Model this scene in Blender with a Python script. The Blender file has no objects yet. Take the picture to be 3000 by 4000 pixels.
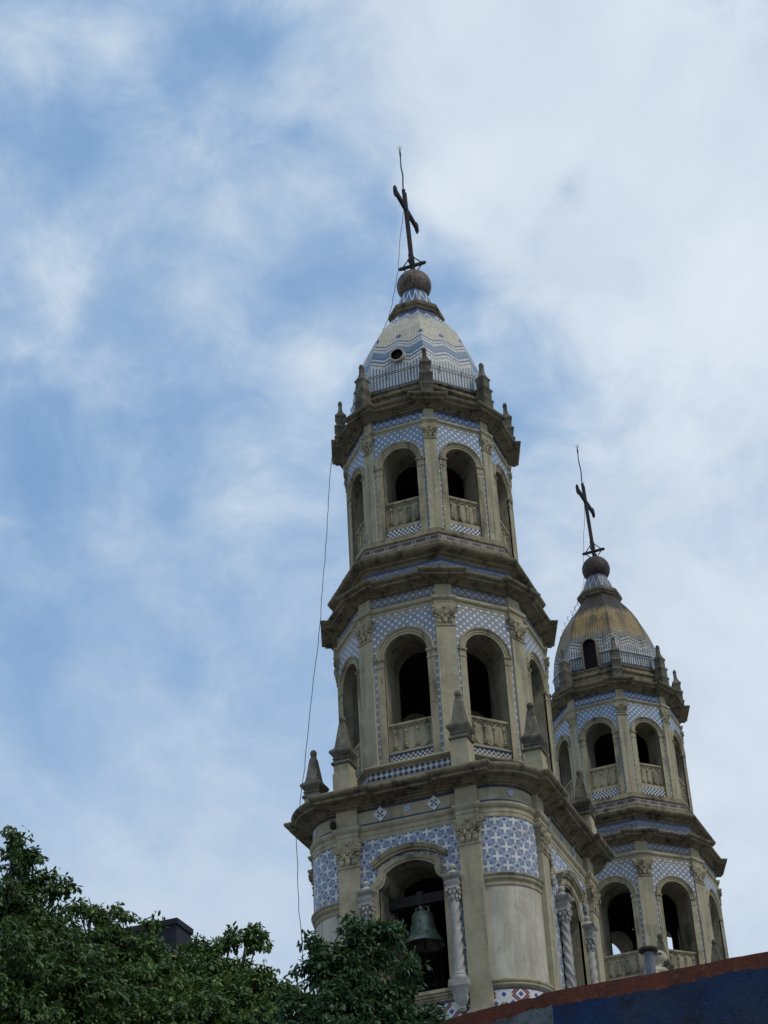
import bpy, math, random
import numpy as np
from math import sin, cos, pi, sqrt, radians, atan2, hypot
from mathutils import Matrix, Vector
random.seed(7)
RNG = np.random.default_rng(7)
SC = bpy.context.scene
COL = SC.collection

# ------------------------------------------------------------------ camera
CAM = Vector((13.0556, -40.1047, 1.6))
YAW, PIT, ROL, FPX = radians(-19.65406), radians(33.00583), radians(-3.27295), 7617.63
fw = Vector((sin(YAW)*cos(PIT), cos(YAW)*cos(PIT), sin(PIT)))
r0 = Vector((cos(YAW), -sin(YAW), 0)); u0 = r0.cross(fw)
rt = r0*cos(ROL) + u0*sin(ROL); up = -r0*sin(ROL) + u0*cos(ROL)
cd = bpy.data.cameras.new('camera'); cam = bpy.data.objects.new('camera', cd); COL.objects.link(cam)
cam.matrix_world = Matrix(((rt.x, up.x, -fw.x, CAM.x), (rt.y, up.y, -fw.y, CAM.y), (rt.z, up.z, -fw.z, CAM.z), (0, 0, 0, 1)))
cd.sensor_fit = 'VERTICAL'; cd.sensor_height = 24.0; cd.sensor_width = 18.0
cd.lens = FPX/4000*24.0
cd.clip_start = 0.1; cd.clip_end = 6000
SC.camera = cam
SC.render.resolution_x, SC.render.resolution_y = 768, 1024

def ray(x, y):
    return (fw*FPX + rt*(x-1500) - up*(y-2000)).normalized()
def at_dist(x, y, h):          # a point in the line of sight at horizontal distance h
    d = ray(x, y); return CAM + d*(h/hypot(d.x, d.y))

# ------------------------------------------------------------------ node helper
class Ex:
    def __init__(s, nt, sock): s.nt, s.s = nt, sock
    def op(s, o, b=None, c=None):
        n = s.nt.nodes.new('ShaderNodeMath'); n.operation = o
        for i, q in enumerate((s, b, c)):
            if q is None: continue
            if isinstance(q, Ex): s.nt.links.new(q.s, n.inputs[i])
            else: n.inputs[i].default_value = float(q)
        return Ex(s.nt, n.outputs[0])
    def __add__(s, b): return s.op('ADD', b)
    __radd__ = __add__
    def __mul__(s, b): return s.op('MULTIPLY', b)
    __rmul__ = __mul__
    def __sub__(s, b): return s.op('SUBTRACT', b)
    def __rsub__(s, b): return (s*-1.0)+b
    def __truediv__(s, b): return s.op('DIVIDE', b)
    def abs(s): return s.op('ABSOLUTE')
    def sin(s): return s.op('SINE')
    def floor(s): return s.op('FLOOR')
    def frac(s): return s.op('FRACT')
    def sqrt(s): return s.op('SQRT')
    def min(s, b): return s.op('MINIMUM', b)
    def max(s, b): return s.op('MAXIMUM', b)
    def pow(s, b): return s.op('POWER', b)
    def mod(s, b): return s.op('FLOORED_MODULO', b)
    def __lt__(s, b): return s.op('LESS_THAN', b)
    def __gt__(s, b): return s.op('GREATER_THAN', b)
    def inv(s): return (s*-1.0)+1.0
    def ss(s, a, b):
        n = s.nt.nodes.new('ShaderNodeMapRange'); n.interpolation_type = 'SMOOTHSTEP'; n.clamp = True
        s.nt.links.new(s.s, n.inputs[0])
        inv = a > b
        if inv: a, b = b, a
        n.inputs[1].default_value, n.inputs[2].default_value = a, b
        n.inputs[3].default_value, n.inputs[4].default_value = (1, 0) if inv else (0, 1)
        return Ex(s.nt, n.outputs[0])
    def exp(s): return s.op('EXPONENT')

class NT:
    def __init__(s, nt): s.nt = nt
    def new(s, t): return s.nt.nodes.new(t)
    def uv(s, name='uv'):
        n = s.new('ShaderNodeUVMap'); n.uv_map = name
        q = s.new('ShaderNodeSeparateXYZ'); s.nt.links.new(n.outputs[0], q.inputs[0])
        return Ex(s.nt, q.outputs[0]), Ex(s.nt, q.outputs[1])
    def pos(s):
        n = s.new('ShaderNodeNewGeometry')
        q = s.new('ShaderNodeSeparateXYZ'); s.nt.links.new(n.outputs['Position'], q.inputs[0])
        return [Ex(s.nt, q.outputs[i]) for i in range(3)]
    def normal_z(s):
        n = s.new('ShaderNodeNewGeometry')
        q = s.new('ShaderNodeSeparateXYZ'); s.nt.links.new(n.outputs['True Normal'], q.inputs[0])
        return Ex(s.nt, q.outputs[2])
    def vec(s, x, y, z):
        n = s.new('ShaderNodeCombineXYZ')
        for i, q in enumerate((x, y, z)):
            if isinstance(q, Ex): s.nt.links.new(q.s, n.inputs[i])
            else: n.inputs[i].default_value = float(q)
        return n.outputs[0]
    def noise(s, x, y, z, scale=1, detail=4, rough=.55, dist=0):
        n = s.new('ShaderNodeTexNoise'); n.inputs['Scale'].default_value = scale
        n.inputs['Detail'].default_value = detail; n.inputs['Roughness'].default_value = rough
        n.inputs['Distortion'].default_value = dist
        s.nt.links.new(s.vec(x, y, z), n.inputs['Vector'])
        return Ex(s.nt, n.outputs[0])
    def mix(s, f, a, b):
        n = s.new('ShaderNodeMix'); n.data_type = 'RGBA'; n.clamp_factor = True
        for i, q in ((0, f), (6, a), (7, b)):
            if isinstance(q, Ex): s.nt.links.new(q.s, n.inputs[i])
            elif isinstance(q, (int, float)): n.inputs[i].default_value = q
            elif isinstance(q, tuple): n.inputs[i].default_value = (*q, 1)
            else: s.nt.links.new(q, n.inputs[i])
        return n.outputs[2]

MATS = {}
def mat(name, build, rough=.8, spec=.3, bump=None, metal=0):
    m = bpy.data.materials.new(name); m.use_nodes = True
    nt = NT(m.node_tree); b = m.node_tree.nodes['Principled BSDF']
    c = build(nt)
    h = None
    if isinstance(c, list): c, h = c
    if isinstance(c, tuple): b.inputs['Base Color'].default_value = (*c, 1)
    else: m.node_tree.links.new(c, b.inputs['Base Color'])
    b.inputs['Roughness'].default_value = rough
    b.inputs['Specular IOR Level'].default_value = spec
    b.inputs['Metallic'].default_value = metal
    if h is not None:
        n = nt.new('ShaderNodeBump'); n.inputs['Strength'].default_value = bump or .3; n.inputs['Distance'].default_value = .02
        m.node_tree.links.new(h.s, n.inputs['Height']); m.node_tree.links.new(n.outputs[0], b.inputs['Normal'])
    MATS[name] = m
    return m

# ------------------------------------------------------------------ world: sky with cloud layer, and a soft sun
SUN_EL, SUN_AZ = radians(52), radians(150)     # azimuth of the direction towards the sun, from +x towards +y is measured below
sun_dir = Vector((cos(SUN_EL)*cos(radians(-18)), cos(SUN_EL)*sin(radians(-18)), sin(SUN_EL)))
W = bpy.data.worlds.new('World'); SC.world = W; W.use_nodes = True
wn = NT(W.node_tree); bg = W.node_tree.nodes['Background']
sky = wn.new('ShaderNodeTexSky'); sky.sky_type = 'NISHITA'; sky.sun_disc = False
sky.sun_elevation = SUN_EL; sky.sun_rotation = pi/2 - radians(-18)
sky.air_density = 1.0; sky.dust_density = .4; sky.ozone_density = 2.0
tc = wn.new('ShaderNodeTexCoord'); sp = wn.new('ShaderNodeSeparateXYZ'); W.node_tree.links.new(tc.outputs['Generated'], sp.inputs[0])
dx, dy, dz = [Ex(W.node_tree, sp.outputs[i]) for i in range(3)]
n1 = wn.noise(dx, dy, dz, 7.0, 3, .5)
n2 = wn.noise(dy+3.1, dz, dx, 7.0, 3, .5)
n3 = wn.noise(dz, dx+5.7, dy, 7.0, 3, .5)
wx, wy, wz = dx + (n1-.5)*.10, dy + (n2-.5)*.10, dz + (n3-.5)*.10
big = wn.noise(wx, wy, wz, 9.0, 3, .5)
fine = wn.noise(wx, wy, wz, 22.0, 8, .60)
wisp = wn.noise(wx*1.0+wz*.8, wy*1.0, wz*2.2-wx*.6, 30.0, 7, .62)
def blob(xp, yp, rp, amp):                     # thicker or thinner patch of the clouds in that direction
    c = ray(xp*3000/1659, yp*3000/1659); r = (ray((xp+rp)*3000/1659, yp*3000/1659)-c).length
    a, b, e = wx - c.x, wy - c.y, wz - c.z
    return ((a*a + b*b + e*e)*(-1.0/(r*r))).exp()*amp
calm = dz.ss(.40, .58)*.55 + .45                # the low haze on the left is smoother
cov = ((big-.5)*.45 + (fine-.5)*.85 + (wisp-.5)*.42)*calm + .34
for q in [(1280, 200, 440, .60), (1560, 640, 420, .54), (1480, 1250, 380, .40), (1600, 1800, 360, .45), (1080, 120, 180, .2), (1050, 300, 130, .2),
          (125, 565, 110, .32), (265, 75, 80, .20), (65, 95, 90, .22), (550, 450, 110, .26), (500, 685, 90, .32), (700, 765, 80, .30),
          (725, 200, 80, .26), (625, 1090, 110, .20), (100, 775, 110, .16), (300, 1120, 60, .14), (475, 1470, 90, .14), (350, 1620, 150, .06),
          (400, 1275, 80, .12), (200, 2000, 280, .26), (560, 2000, 260, .28), (60, 1500, 160, -.10), (560, 1650, 120, .05), (1180, 1300, 90, .15),
          (500, 40, 75, -.36), (600, 70, 70, -.32), (225, 225, 80, -.34), (190, 350, 90, -.34), (30, 290, 70, -.24), (410, 150, 70, -.18),
          (750, 325, 65, -.30), (725, 600, 80, -.20), (300, 600, 75, -.22), (400, 915, 90, -.20), (150, 960, 110, -.26), (50, 1030, 100, -.20), (425, 485, 60, -.16),
          (425, 1070, 70, -.14), (100, 1150, 110, -.18), (390, 1440, 70, -.22), (260, 1330, 120, -.14), (80, 1420, 90, -.12),
          (994, 635, 85, -.52), (975, 505, 60, -.22), (1110, 775, 70, -.30), (1130, 900, 90, -.34), (1245, 380, 55, -.50), (845, 430, 60, -.34), (1180, 1010, 70, -.25),
          (1340, 1045, 40, -.22), (640, 1350, 80, -.10), (1550, 1150, 80, -.16), (1420, 560, 120, -.1)]:
    cov = cov + blob(*q)
m = cov.ss(-.22, 1.08)
horiz = dz.ss(.42, .10)                        # towards the horizon the layer closes up
m = (m + horiz*.5).min(1.0)
thick = wn.noise(wx, wy, wz+7.7, 11.0, 4, .5)
cl = wn.mix(thick.ss(.3, .7), (6.2, 7.1, 8.15), (7.3, 8.1, 8.9))
cl = wn.mix(m.ss(.15, .85), (5.1, 6.55, 8.3), cl)          # thin cloud lets the blue through
skyc = wn.mix(.75, sky.outputs[0], (2.35, 4.2, 7.1))
fin = wn.mix(m, skyc, cl)
W.node_tree.links.new(fin, bg.inputs[0]); bg.inputs[1].default_value = .1

sl = bpy.data.lights.new('sun', 'SUN'); sl.energy = 1.5; sl.angle = radians(12); sl.color = (1, .92, .78)
so = bpy.data.objects.new('sun', sl); COL.objects.link(so)
so.rotation_euler = sun_dir.to_track_quat('Z', 'Y').to_euler(); so.location = (20, -10, 60)
vs = SC.view_settings
vs.view_transform = 'Standard'; vs.look = 'None'; vs.exposure = 0; vs.gamma = 1; vs.use_curve_mapping = False

# ------------------------------------------------------------------ mesh helper
class MB:
    def __init__(s): s.v, s.f, s.uv, s.mi, s.fu = [], [], [], [], []
    def face(s, pts, uv=None, m=0, fu=None):
        k = len(s.v); s.v += [tuple(p) for p in pts]; s.f.append(tuple(range(k, k+len(pts))))
        s.uv.append(uv or [(0, 0)]*len(pts)); s.fu.append(fu or [(0, 0)]*len(pts)); s.mi.append(m)
    def loft(s, rings, closed=True, m=0, uvr=None, cap0=False, cap1=False, fur=None):
        k = len(s.v); n = len(rings[0])
        for r in rings: s.v += [tuple(p) for p in r]
        for i in range(len(rings)-1):
            for j in range(n if closed else n-1):
                j2 = (j+1) % n
                s.f.append((k+i*n+j, k+i*n+j2, k+(i+1)*n+j2, k+(i+1)*n+j)); s.mi.append(m if not isinstance(m, list) else m[i])
                if uvr:
                    a, b = uvr[i], uvr[i+1]; jj = j+1
                    s.uv.append([a[j], a[jj], b[jj], b[j]])
                else: s.uv.append([(0, 0)]*4)
                s.fu.append([(0, 0)]*4)
        for c, i in ((cap0, 0), (cap1, len(rings)-1)):
            if c:
                s.f.append(tuple(range(k+i*n, k+i*n+n))); s.mi.append(m if not isinstance(m, list) else m[0])
                s.uv.append([(0, 0)]*n); s.fu.append([(0, 0)]*n)
    def box(s, M, u0, u1, v0, v1, z0, z1, m=0):
        c = lambda u, v, z: M(u, v, z)
        P = [c(u, v, z) for z in (z0, z1) for u, v in ((u0, v0), (u1, v0), (u1, v1), (u0, v1))]
        for q in ((0, 1, 5, 4), (1, 2, 6, 5), (2, 3, 7, 6), (3, 0, 4, 7), (3, 2, 1, 0), (4, 5, 6, 7)):
            s.face([P[i] for i in q], m=m)
    def tube(s, pts, r, n=6, m=0, cap=True):
        pts = [Vector(p) for p in pts]; rings = []
        for i, p in enumerate(pts):
            d = (pts[min(i+1, len(pts)-1)] - pts[max(i-1, 0)]).normalized()
            a = d.orthogonal().normalized() if i == 0 else (a - d*a.dot(d)).normalized()
            b = d.cross(a); rr = r[i] if isinstance(r, (list, tuple)) else r
            rings.append([p + (a*cos(2*pi*k/n) + b*sin(2*pi*k/n))*rr for k in range(n)])
        s.loft(rings, True, m, cap0=cap, cap1=cap)
    def lathe(s, prof, n=16, M=None, m=0, cap=False):   # prof: (r, z)
        M = M or (lambda u, v, z: (u, v, z))
        s.loft([[M(r*cos(2*pi*k/n), r*sin(2*pi*k/n), z) for k in range(n)] for r, z in prof], True, m, cap0=cap, cap1=cap)
    def ell(s, M, u, v, z, ru, rv, rz, n=8, k=5, m=0):
        rings = []
        for i in range(k+1):
            a = -pi/2 + pi*i/k; q = max(cos(a), .02)
            rings.append([M(u+ru*q*cos(2*pi*j/n), v+rv*q*sin(2*pi*j/n), z+rz*sin(a)) for j in range(n)])
        s.loft(rings, True, m)
    def build(s, name, mats, parent=None, smooth=True, angle=35, fuv=False):
        me = bpy.data.meshes.new(name); me.from_pydata(s.v, [], s.f)
        if not isinstance(mats, (list, tuple)): mats = [mats]
        for q in mats: me.materials.append(MATS[q])
        me.polygons.foreach_set('material_index', s.mi)
        ul = me.uv_layers.new(name='uv'); flat = [c for f in s.uv for p in f for c in p]
        ul.data.foreach_set('uv', flat)
        if fuv:
            u2 = me.uv_layers.new(name='fuv'); u2.data.foreach_set('uv', [c for f in s.fu for p in f for c in p])
        if smooth:
            me.shade_smooth(); me.set_sharp_from_angle(angle=radians(angle))
        me.update()
        o = bpy.data.objects.new(name, me); COL.objects.link(o)
        if parent: o.parent = parent
        return o
def tag(o, label=None, cat=None, group=None, kind=None):
    for k, q in (('label', label), ('category', cat), ('group', group), ('kind', kind)):
        if q: o[k] = q
    return o
def empty(name, loc=(0, 0, 0)):
    o = bpy.data.objects.new(name, None); COL.objects.link(o); o.location = loc; return o
def copy_tree(o, parent=None):
    c = o.copy(); COL.objects.link(c); c.parent = parent
    for ch in [q for q in COL.objects if q.parent == o]: copy_tree(ch, c)
    return c

# ------------------------------------------------------------------ materials
def grime(nt, base, dark, amt=1.0, streak=True, sc=1.0, light=None):
    x, y, z = nt.pos()
    a = nt.noise(x, y, z, 1.3*sc, 6, .65)
    b = nt.noise(x, y, z, 9*sc, 5, .7)
    c = nt.noise(x*1.0, y*1.0, z*.12, 5*sc, 4, .6)
    f = a.ss(.42, .72)*.55 + b.ss(.45, .75)*.35
    if streak: f = f + c.ss(.47, .70)*.60
    col = nt.mix((f*amt).min(1.0), base, dark)
    if light:
        col = nt.mix(nt.noise(x, y, z, 2.3*sc, 5, .6).ss(.52, .7)*.6, col, light)
    return col, b, a
def m_stone(nt):
    c, b, a = grime(nt, (.372, .328, .218), (.21, .187, .13), 1.0, light=(.44, .41, .31)); return [c, b]
mat('stone', m_stone, .9, .2, .25)
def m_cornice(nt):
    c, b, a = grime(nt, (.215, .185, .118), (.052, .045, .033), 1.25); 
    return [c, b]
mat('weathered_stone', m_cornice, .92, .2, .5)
def m_trim(nt):
    c, b, a = grime(nt, (.365, .322, .212), (.125, .108, .076), 1.1); return [c, b]
mat('trim_stone', m_trim, .9, .2, .3)
def m_obelisk(nt):
    c, b, a = grime(nt, (.145, .132, .10), (.05, .047, .04), 1.1, light=(.26, .24, .19)); return [c, b]
mat('mossy_stone', m_obelisk, .95, .15, .6)
def m_plaster(nt):
    x, y, z = nt.pos()
    a = nt.noise(x, y, z*.35, 1.6, 6, .65); b = nt.noise(x, y, z, 7, 5, .7); c = nt.noise(x, y, z*.1, 4, 4, .6)
    col = nt.mix(a.ss(.38, .66), (.53, .49, .395), (.36, .33, .255))
    col = nt.mix(c.ss(.47, .75)*.7, col, (.28, .26, .21))
    cr = (nt.noise(x, y, z*.8, 2.2, 6, .6, .4)-.5).abs()
    col = nt.mix((cr < .0025)*.35, col, (.16, .15, .12))
    col = nt.mix(b.ss(.6, .8)*.4, col, (.62, .6, .55))
    pt = nt.noise(x, y, z*.6, 3.6, 7, .72)
    col = nt.mix(pt.ss(.53, .60)*.45, col, (.33, .30, .235))
    col = nt.mix(nt.noise(x*1.0, y*1.0, z*.06, 9, 4, .6).ss(.55, .72)*.5, col, (.27, .25, .20))
    return [col, b]
mat('pale_plaster', m_plaster, .9, .2, .2)
mat('column_marble', lambda nt: list(grime(nt, (.40, .385, .35), (.17, .165, .15), 1.0, sc=1.5)[:2]), .8, .3, .3)
mat('interior_shade', lambda nt: (.018, .017, .017), .95, .05)  # unlit rooms and openings: their shade is put into the near-black colour
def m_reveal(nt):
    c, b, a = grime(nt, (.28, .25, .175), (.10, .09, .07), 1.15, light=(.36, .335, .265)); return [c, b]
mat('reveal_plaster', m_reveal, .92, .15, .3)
mat('iron', lambda nt: nt.mix(nt.noise(*nt.pos(), 14, 4).ss(.45, .7), (.018, .018, .02), (.06, .04, .03)), .7, .3)
mat('wire', lambda nt: (.05, .05, .055), .7, .2)

def lattice(nt, d, bg, line, flower, u=None, v=None, fr=.27, lw=.41):
    u, v = (u, v) if u is not None else nt.uv()
    k = 1/(sqrt(2)*d)
    fa = ((u+v)*k).frac()-.5; fb = ((u-v)*k).frac()-.5
    r = (fa*fa+fb*fb).sqrt()
    mx = fa.abs().max(fb.abs())
    tone = nt.noise((u/.185).floor()*2.7, (v/.185).floor()*3.3, 1.3, 3, 1).ss(.35, .65)
    bg = nt.mix(tone, tuple(q*.8 for q in bg), tuple(q*1.2 for q in bg)); flower = nt.mix(tone, tuple(q*.88 for q in flower), flower)
    col = nt.mix(mx > lw, bg, line)
    col = nt.mix(mx > .475, col, bg)
    p = fa.abs().min(fb.abs())
    return nt.mix(r < (fr - p*.30), col, flower)
def dirt(nt, col, amt=.35, c=(.22, .20, .17)):
    x, y, z = nt.pos()
    f = nt.noise(x, y, z, 2.4, 6, .65).ss(.45, .75)*amt + nt.noise(x, y, z*.15, 7, 3).ss(.55, .8)*amt*.6
    return nt.mix(f, col, c)
mat('tile_lattice_grey', lambda nt: dirt(nt, lattice(nt, .131, (.125, .145, .19), (.36, .37, .40), (.60, .61, .61), fr=.33)), .5, .3)
mat('tile_lattice_blue', lambda nt: dirt(nt, lattice(nt, .122, (.075, .145, .245), (.33, .38, .47), (.60, .62, .63), fr=.32), .25), .5, .3)
def m_big(nt):
    u, v = nt.uv(); k = 1/(sqrt(2)*.297)
    A, B = (u+v)*k, (u-v)*k
    fa0, fb0 = A.frac()-.5, B.frac()-.5
    fa, fb = fa0.abs(), fb0.abs()
    mx, mn = fa.max(fb), fa.min(fb)
    s = mx*-1.0+.5                                  # distance to the tile edge
    tone = nt.noise(A.floor()*3.1, B.floor()*2.3, 0.4, 3, 1)
    white = nt.mix(tone.ss(.35, .65), (.50, .505, .485), (.60, .60, .585))
    col = white
    w = s + ((fa0+fb0)*38.0).sin()*.022
    bar = (w > .055)*(w < .15)*(mn < .25)
    col = nt.mix(bar, col, nt.mix(tone.ss(.3, .7), (.025, .09, .25), (.05, .13, .32)))
    corner = (mn > .29)
    col = nt.mix(corner*((mx-mn) < .045), col, (.05, .08, .17))
    col = nt.mix(corner*((mn-.40).abs() < .02), col, (.08, .15, .32))
    notch = (mx < .31)*(mx > .215)*(mn < .10)
    notch2 = (mx < .31)*(mx > .17)*(mn < .035)
    col = nt.mix(notch.max(notch2), col, (.035, .05, .085))
    col = nt.mix(s < .024, col, (.10, .13, .20))
    col = nt.mix(((mx-.305).abs() < .016), col, (.07, .11, .21))
    return dirt(nt, col, .22)
mat('tile_star', m_big, .45, .3)
def frieze(nt, per, bg, fl, border, hb):
    u, v = nt.uv()
    x = (u/per).frac()-.5; y = (v/per)             # v measured from the panel centre
    ax, ay = x.abs(), y.abs()
    d1 = ((ax-.17)*(ax-.17)+ay*ay).sqrt(); d2 = (ax*ax+(ay-.17)*(ay-.17)).sqrt()
    col = nt.mix(d1.min(d2) < .135, bg, fl)
    col = nt.mix((ax*ax+ay*ay) < .006, col, bg)
    cr = ((ax-.42)*(ax-.42)+(ay-.40)*(ay-.40)).sqrt()
    col = nt.mix((cr < .17)*(cr > .11), col, fl)
    col = nt.mix((ax > .475), col, fl)
    return dirt(nt, nt.mix(v.abs() > hb, col, border), .3)
mat('frieze_blue', lambda nt: frieze(nt, .178, (.028, .085, .21), (.44, .48, .52), (.012, .02, .085), .097), .35, .5)
mat('frieze_grey', lambda nt: frieze(nt, .178, (.085, .09, .125), (.38, .39, .39), (.08, .06, .055), .104), .4, .5)
mat('navy_tile', lambda nt: dirt(nt, (.012, .018, .05), .3), .35, .5)
def m_band(nt):
    u, v = nt.uv(); k = 1/.30
    a = (u*k).frac()-.5; y = v*k
    x1 = (a.abs()-y.abs()).abs()
    col = nt.mix(x1 < .035, (.25, .255, .26), (.04, .04, .055))
    r = (a*a+y*y).sqrt(); b2 = (a.abs()-.5); r2 = (b2*b2+y*y).sqrt()
    col = nt.mix((r2 < .20)*(r2 > .12), col, (.07, .085, .16))
    col = nt.mix((r < .16)*(r > .07), col, (.05, .07, .15))
    col = nt.mix(r2 < .07, col, (.20, .11, .06))
    col = nt.mix(y > .43, col, (.03, .05, .16))
    n = nt.noise(u, v, 1.1, 22, 2)
    col = nt.mix((n > .57), col, (.07, .085, .15))
    return dirt(nt, col, .55, (.16, .15, .13))
mat('tile_vine', m_band, .4, .4)
def checker(nt, s, a, b):
    u, v = nt.uv()
    par = ((u/s).floor()+(v/s).floor()).mod(2.0)
    return dirt(nt, nt.mix(par > .5, a, b), .3)
mat('checker_navy', lambda nt: checker(nt, .056, (.50, .51, .50), (.008, .012, .035)), .35, .5)
mat('checker_red', lambda nt: checker(nt, .057, (.42, .42, .41), (.05, .025, .025)), .35, .5)
def m_diam(nt):
    u, v = nt.uv(); s = .132
    par = (((u+v)/s).floor()+((u-v)/s).floor()).mod(2.0)
    return dirt(nt, nt.mix(par > .5, (.44, .45, .43), (.010, .015, .045)), .35)
mat('diamond_navy', m_diam, .35, .5)
def m_plinth(nt):
    u, v = nt.uv(); d = .25; k = 1/(sqrt(2)*d)
    A, B = (u+v)*k, (u-v)*k
    fa, fb = (A.frac()-.5).abs(), (B.frac()-.5).abs()
    mx, mn = fa.max(fb), fa.min(fb)
    col = nt.mix(mx < .17, (.60, .60, .57), (.02, .05, .22))
    red = (B.floor().mod(2.0) > .5)*(fa > .33)*(fb < .46)
    red2 = (A.floor().mod(2.0) > .5)*(fb > .33)*(fa < .46)
    col = nt.mix(red.max(red2), col, (.16, .03, .025))
    col = nt.mix((mx > .485), col, (.30, .30, .28))
    return dirt(nt, col, .25)
mat('plinth_tile', m_plinth, .35, .5)
def m_brown(nt):
    u, v = nt.uv(); a = (u/.36).frac()
    col = nt.mix((a < .74)*(a > .04), (.26, .25, .22), (.07, .04, .034))
    col = nt.mix((a > .82)*(a < .95), col, (.12, .075, .06))
    col = nt.mix(v.abs() > .045, col, (.24, .225, .185))
    return dirt(nt, col, .4)
mat('brown_tile', m_brown, .5, .4)
def m_medal(nt):
    u, v = nt.uv()                                  # -1..1 in the tile's own axes
    a, b = u.abs(), v.abs(); mx, mn = a.max(b), a.min(b)
    col = nt.mix(mx > .93, (.56, .57, .56), (.16, .17, .19))
    pet = ((a-b).abs() < .16)*(mx > .16)*(mx < .70)
    col = nt.mix(pet.inv()*(mn < .12)*(mx < .78), col, (.05, .055, .07))
    col = nt.mix(pet.inv()*(mn < .26)*(mx < .62)*(mx > .40), col, (.05, .055, .07))
    return dirt(nt, col, .2)
mat('medallion_tile', m_medal, .35, .5)
def m_medal2(nt):
    u, v = nt.uv(); a, b = u.abs(), v.abs(); mx, mn = a.max(b), a.min(b)
    col = nt.mix((mx-mn < .22)*(mx > .25), (.52, .56, .62), (.06, .14, .40))
    col = nt.mix(mn < .08, col, (.10, .18, .42))
    return col
mat('blue_medallion_tile', m_medal2, .35, .5)

def dome_mat(nt, stained):
    u, z = nt.uv(); s, arc = nt.uv('fuv')
    t = ((s.abs()*2.0)-1.0).abs()
    zp = z - t*.17
    cream = nt.mix(nt.noise((u/.085).floor()*1.7, (arc/.085).floor()*2.3, 1.0, 3, 1).ss(.3, .7), (.43, .39, .28), (.54, .50, .385))
    col = cream
    blue, lblue, white, brown = (.04, .115, .235), (.13, .22, .30), (.52, .525, .50), (.16, .11, .085)
    for lo, hi, c in [(-9, 33.16, blue), (-9, 33.10, white), (-9, 33.03, brown), (-9, 32.99, white), (-9, 32.90, lblue), (-9, 32.70, blue), (-9, 32.64, white), (-9, 32.575, blue), (-9, 32.51, white), (-9, 32.44, brown), (-9, 32.40, white)]:
        col = nt.mix(zp < hi, col, c)
    st = ((u/.086).frac() < .48)*(zp < 32.31)*((z-32.17).abs() > .035)
    col = nt.mix(st, col, (.09, .17, .28))
    col = nt.mix((z < 32.13)*(z > 32.10), col, (.03, .05, .12))
    col = nt.mix((z < 31.70), col, (.03, .05, .12))
    spk = nt.noise(u, z, 0, 30, 2)
    col = nt.mix((zp < 32.95)*(zp > 32.62)*(spk > .55), col, blue)
    # trefoils above the zigzag peaks
    for s0 in (0.0, 1.0):
        ds = (s.abs()-s0)*(.53)
        q = (ds*ds+(z-33.50-(s.abs()*.0))*(z-33.50)*.6).sqrt()
        col = nt.mix(q < .062, col, (.035, .07, .24))
    # chevrons round the neck
    ze = z - t*.26
    for lo, c in ((34.31, (.06, .12, .28)), (34.36, (.50, .49, .44)), (34.43, blue), (34.50, (.50, .49, .44)), (34.57, (.22, .20, .17)), (34.60, (.50, .49, .44)), (34.66, (.035, .065, .19))):
        col = nt.mix(ze > lo, col, c)
    # joints
    g = ((u/.085).frac() < .17).max((arc/.085).frac() < .17)
    col = nt.mix(g*.6, col, (.15, .14, .115))
    col = dirt(nt, col, .25)
    if stained:
        x, y, zw = nt.pos()
        n = nt.noise(u, arc*.22, s*.3, 5.0, 5, .65); n2 = nt.noise(x, y, zw*.25, 2.2, 5, .65)
        f = (z.ss(32.35, 33.3)*1.0 + n*.9 - .40).max(0.0).min(1.0)
        col = nt.mix(f*.9, col, (.31, .205, .055))
        f3 = ((n2.ss(.46, .62)*.8 + n.ss(.5, .7)*.4))*z.ss(32.7, 33.7)
        col = nt.mix((f3*.85).min(.85), col, (.075, .045, .022))
        f2 = ((z.ss(33.5, 34.6)*1.05 + n*.8 + n2*.5 - 1.0)*2.4).max(0.0).min(1.0)
        col = nt.mix(f2, col, (.038, .026, .020))
        f4 = (nt.noise(u, arc*.3, s*.7+3.0, 4.0, 4, .6)).ss(.45, .7)*.5
        col = nt.mix(f4, col, (.10, .085, .06))
        rib = (s.abs().ss(.86, .97)*n2.ss(.40, .55)*z.ss(32.6, 33.4))
        col = nt.mix(rib*.75, col, (.05, .032, .02))
        col = nt.mix(g*.85, col, (.03, .03, .028))
    return col
mat('dome_tile', lambda nt: dome_mat(nt, False), .45, .3)
mat('stained_dome_tile', lambda nt: dome_mat(nt, True), .55, .2)
def m_cone(nt, st):
    u, z = nt.uv(); s, arc = nt.uv('fuv')
    t = ((s.abs()*2.0)-1.0).abs()
    d = ((z-35.42)/.48 - t).abs()
    col = nt.mix(d < .14, (.03, .085, .19), (.50, .50, .46))
    if st: col = nt.mix(.6, col, (.06, .045, .035))
    return dirt(nt, col, .3)
mat('cone_tile', lambda nt: m_cone(nt, False), .35, .5)
mat('stained_cone_tile', lambda nt: m_cone(nt, True), .4, .5)
def m_globe(nt, st):
    x, y, z = nt.pos()
    v = nt.new('ShaderNodeTexVoronoi'); v.inputs['Scale'].default_value = 22
    nt.nt.links.new(nt.vec(x, y, z), v.inputs['Vector']); d = Ex(nt.nt, v.outputs['Distance'])
    n = nt.noise(x, y, z, 5, 4)
    a, b = ((.20, .15, .11), (.055, .04, .03)) if not st else ((.075, .05, .04), (.025, .018, .016))
    col = nt.mix((d.ss(.25, .55)*.7+n.ss(.45, .65)*.6).min(1.0), a, b)
    return [col, d*-1.0]
mat('globe_mosaic', lambda nt: m_globe(nt, False), .6, .3, .5)
mat('stained_globe_mosaic', lambda nt: m_globe(nt, True), .6, .3, .5)
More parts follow.
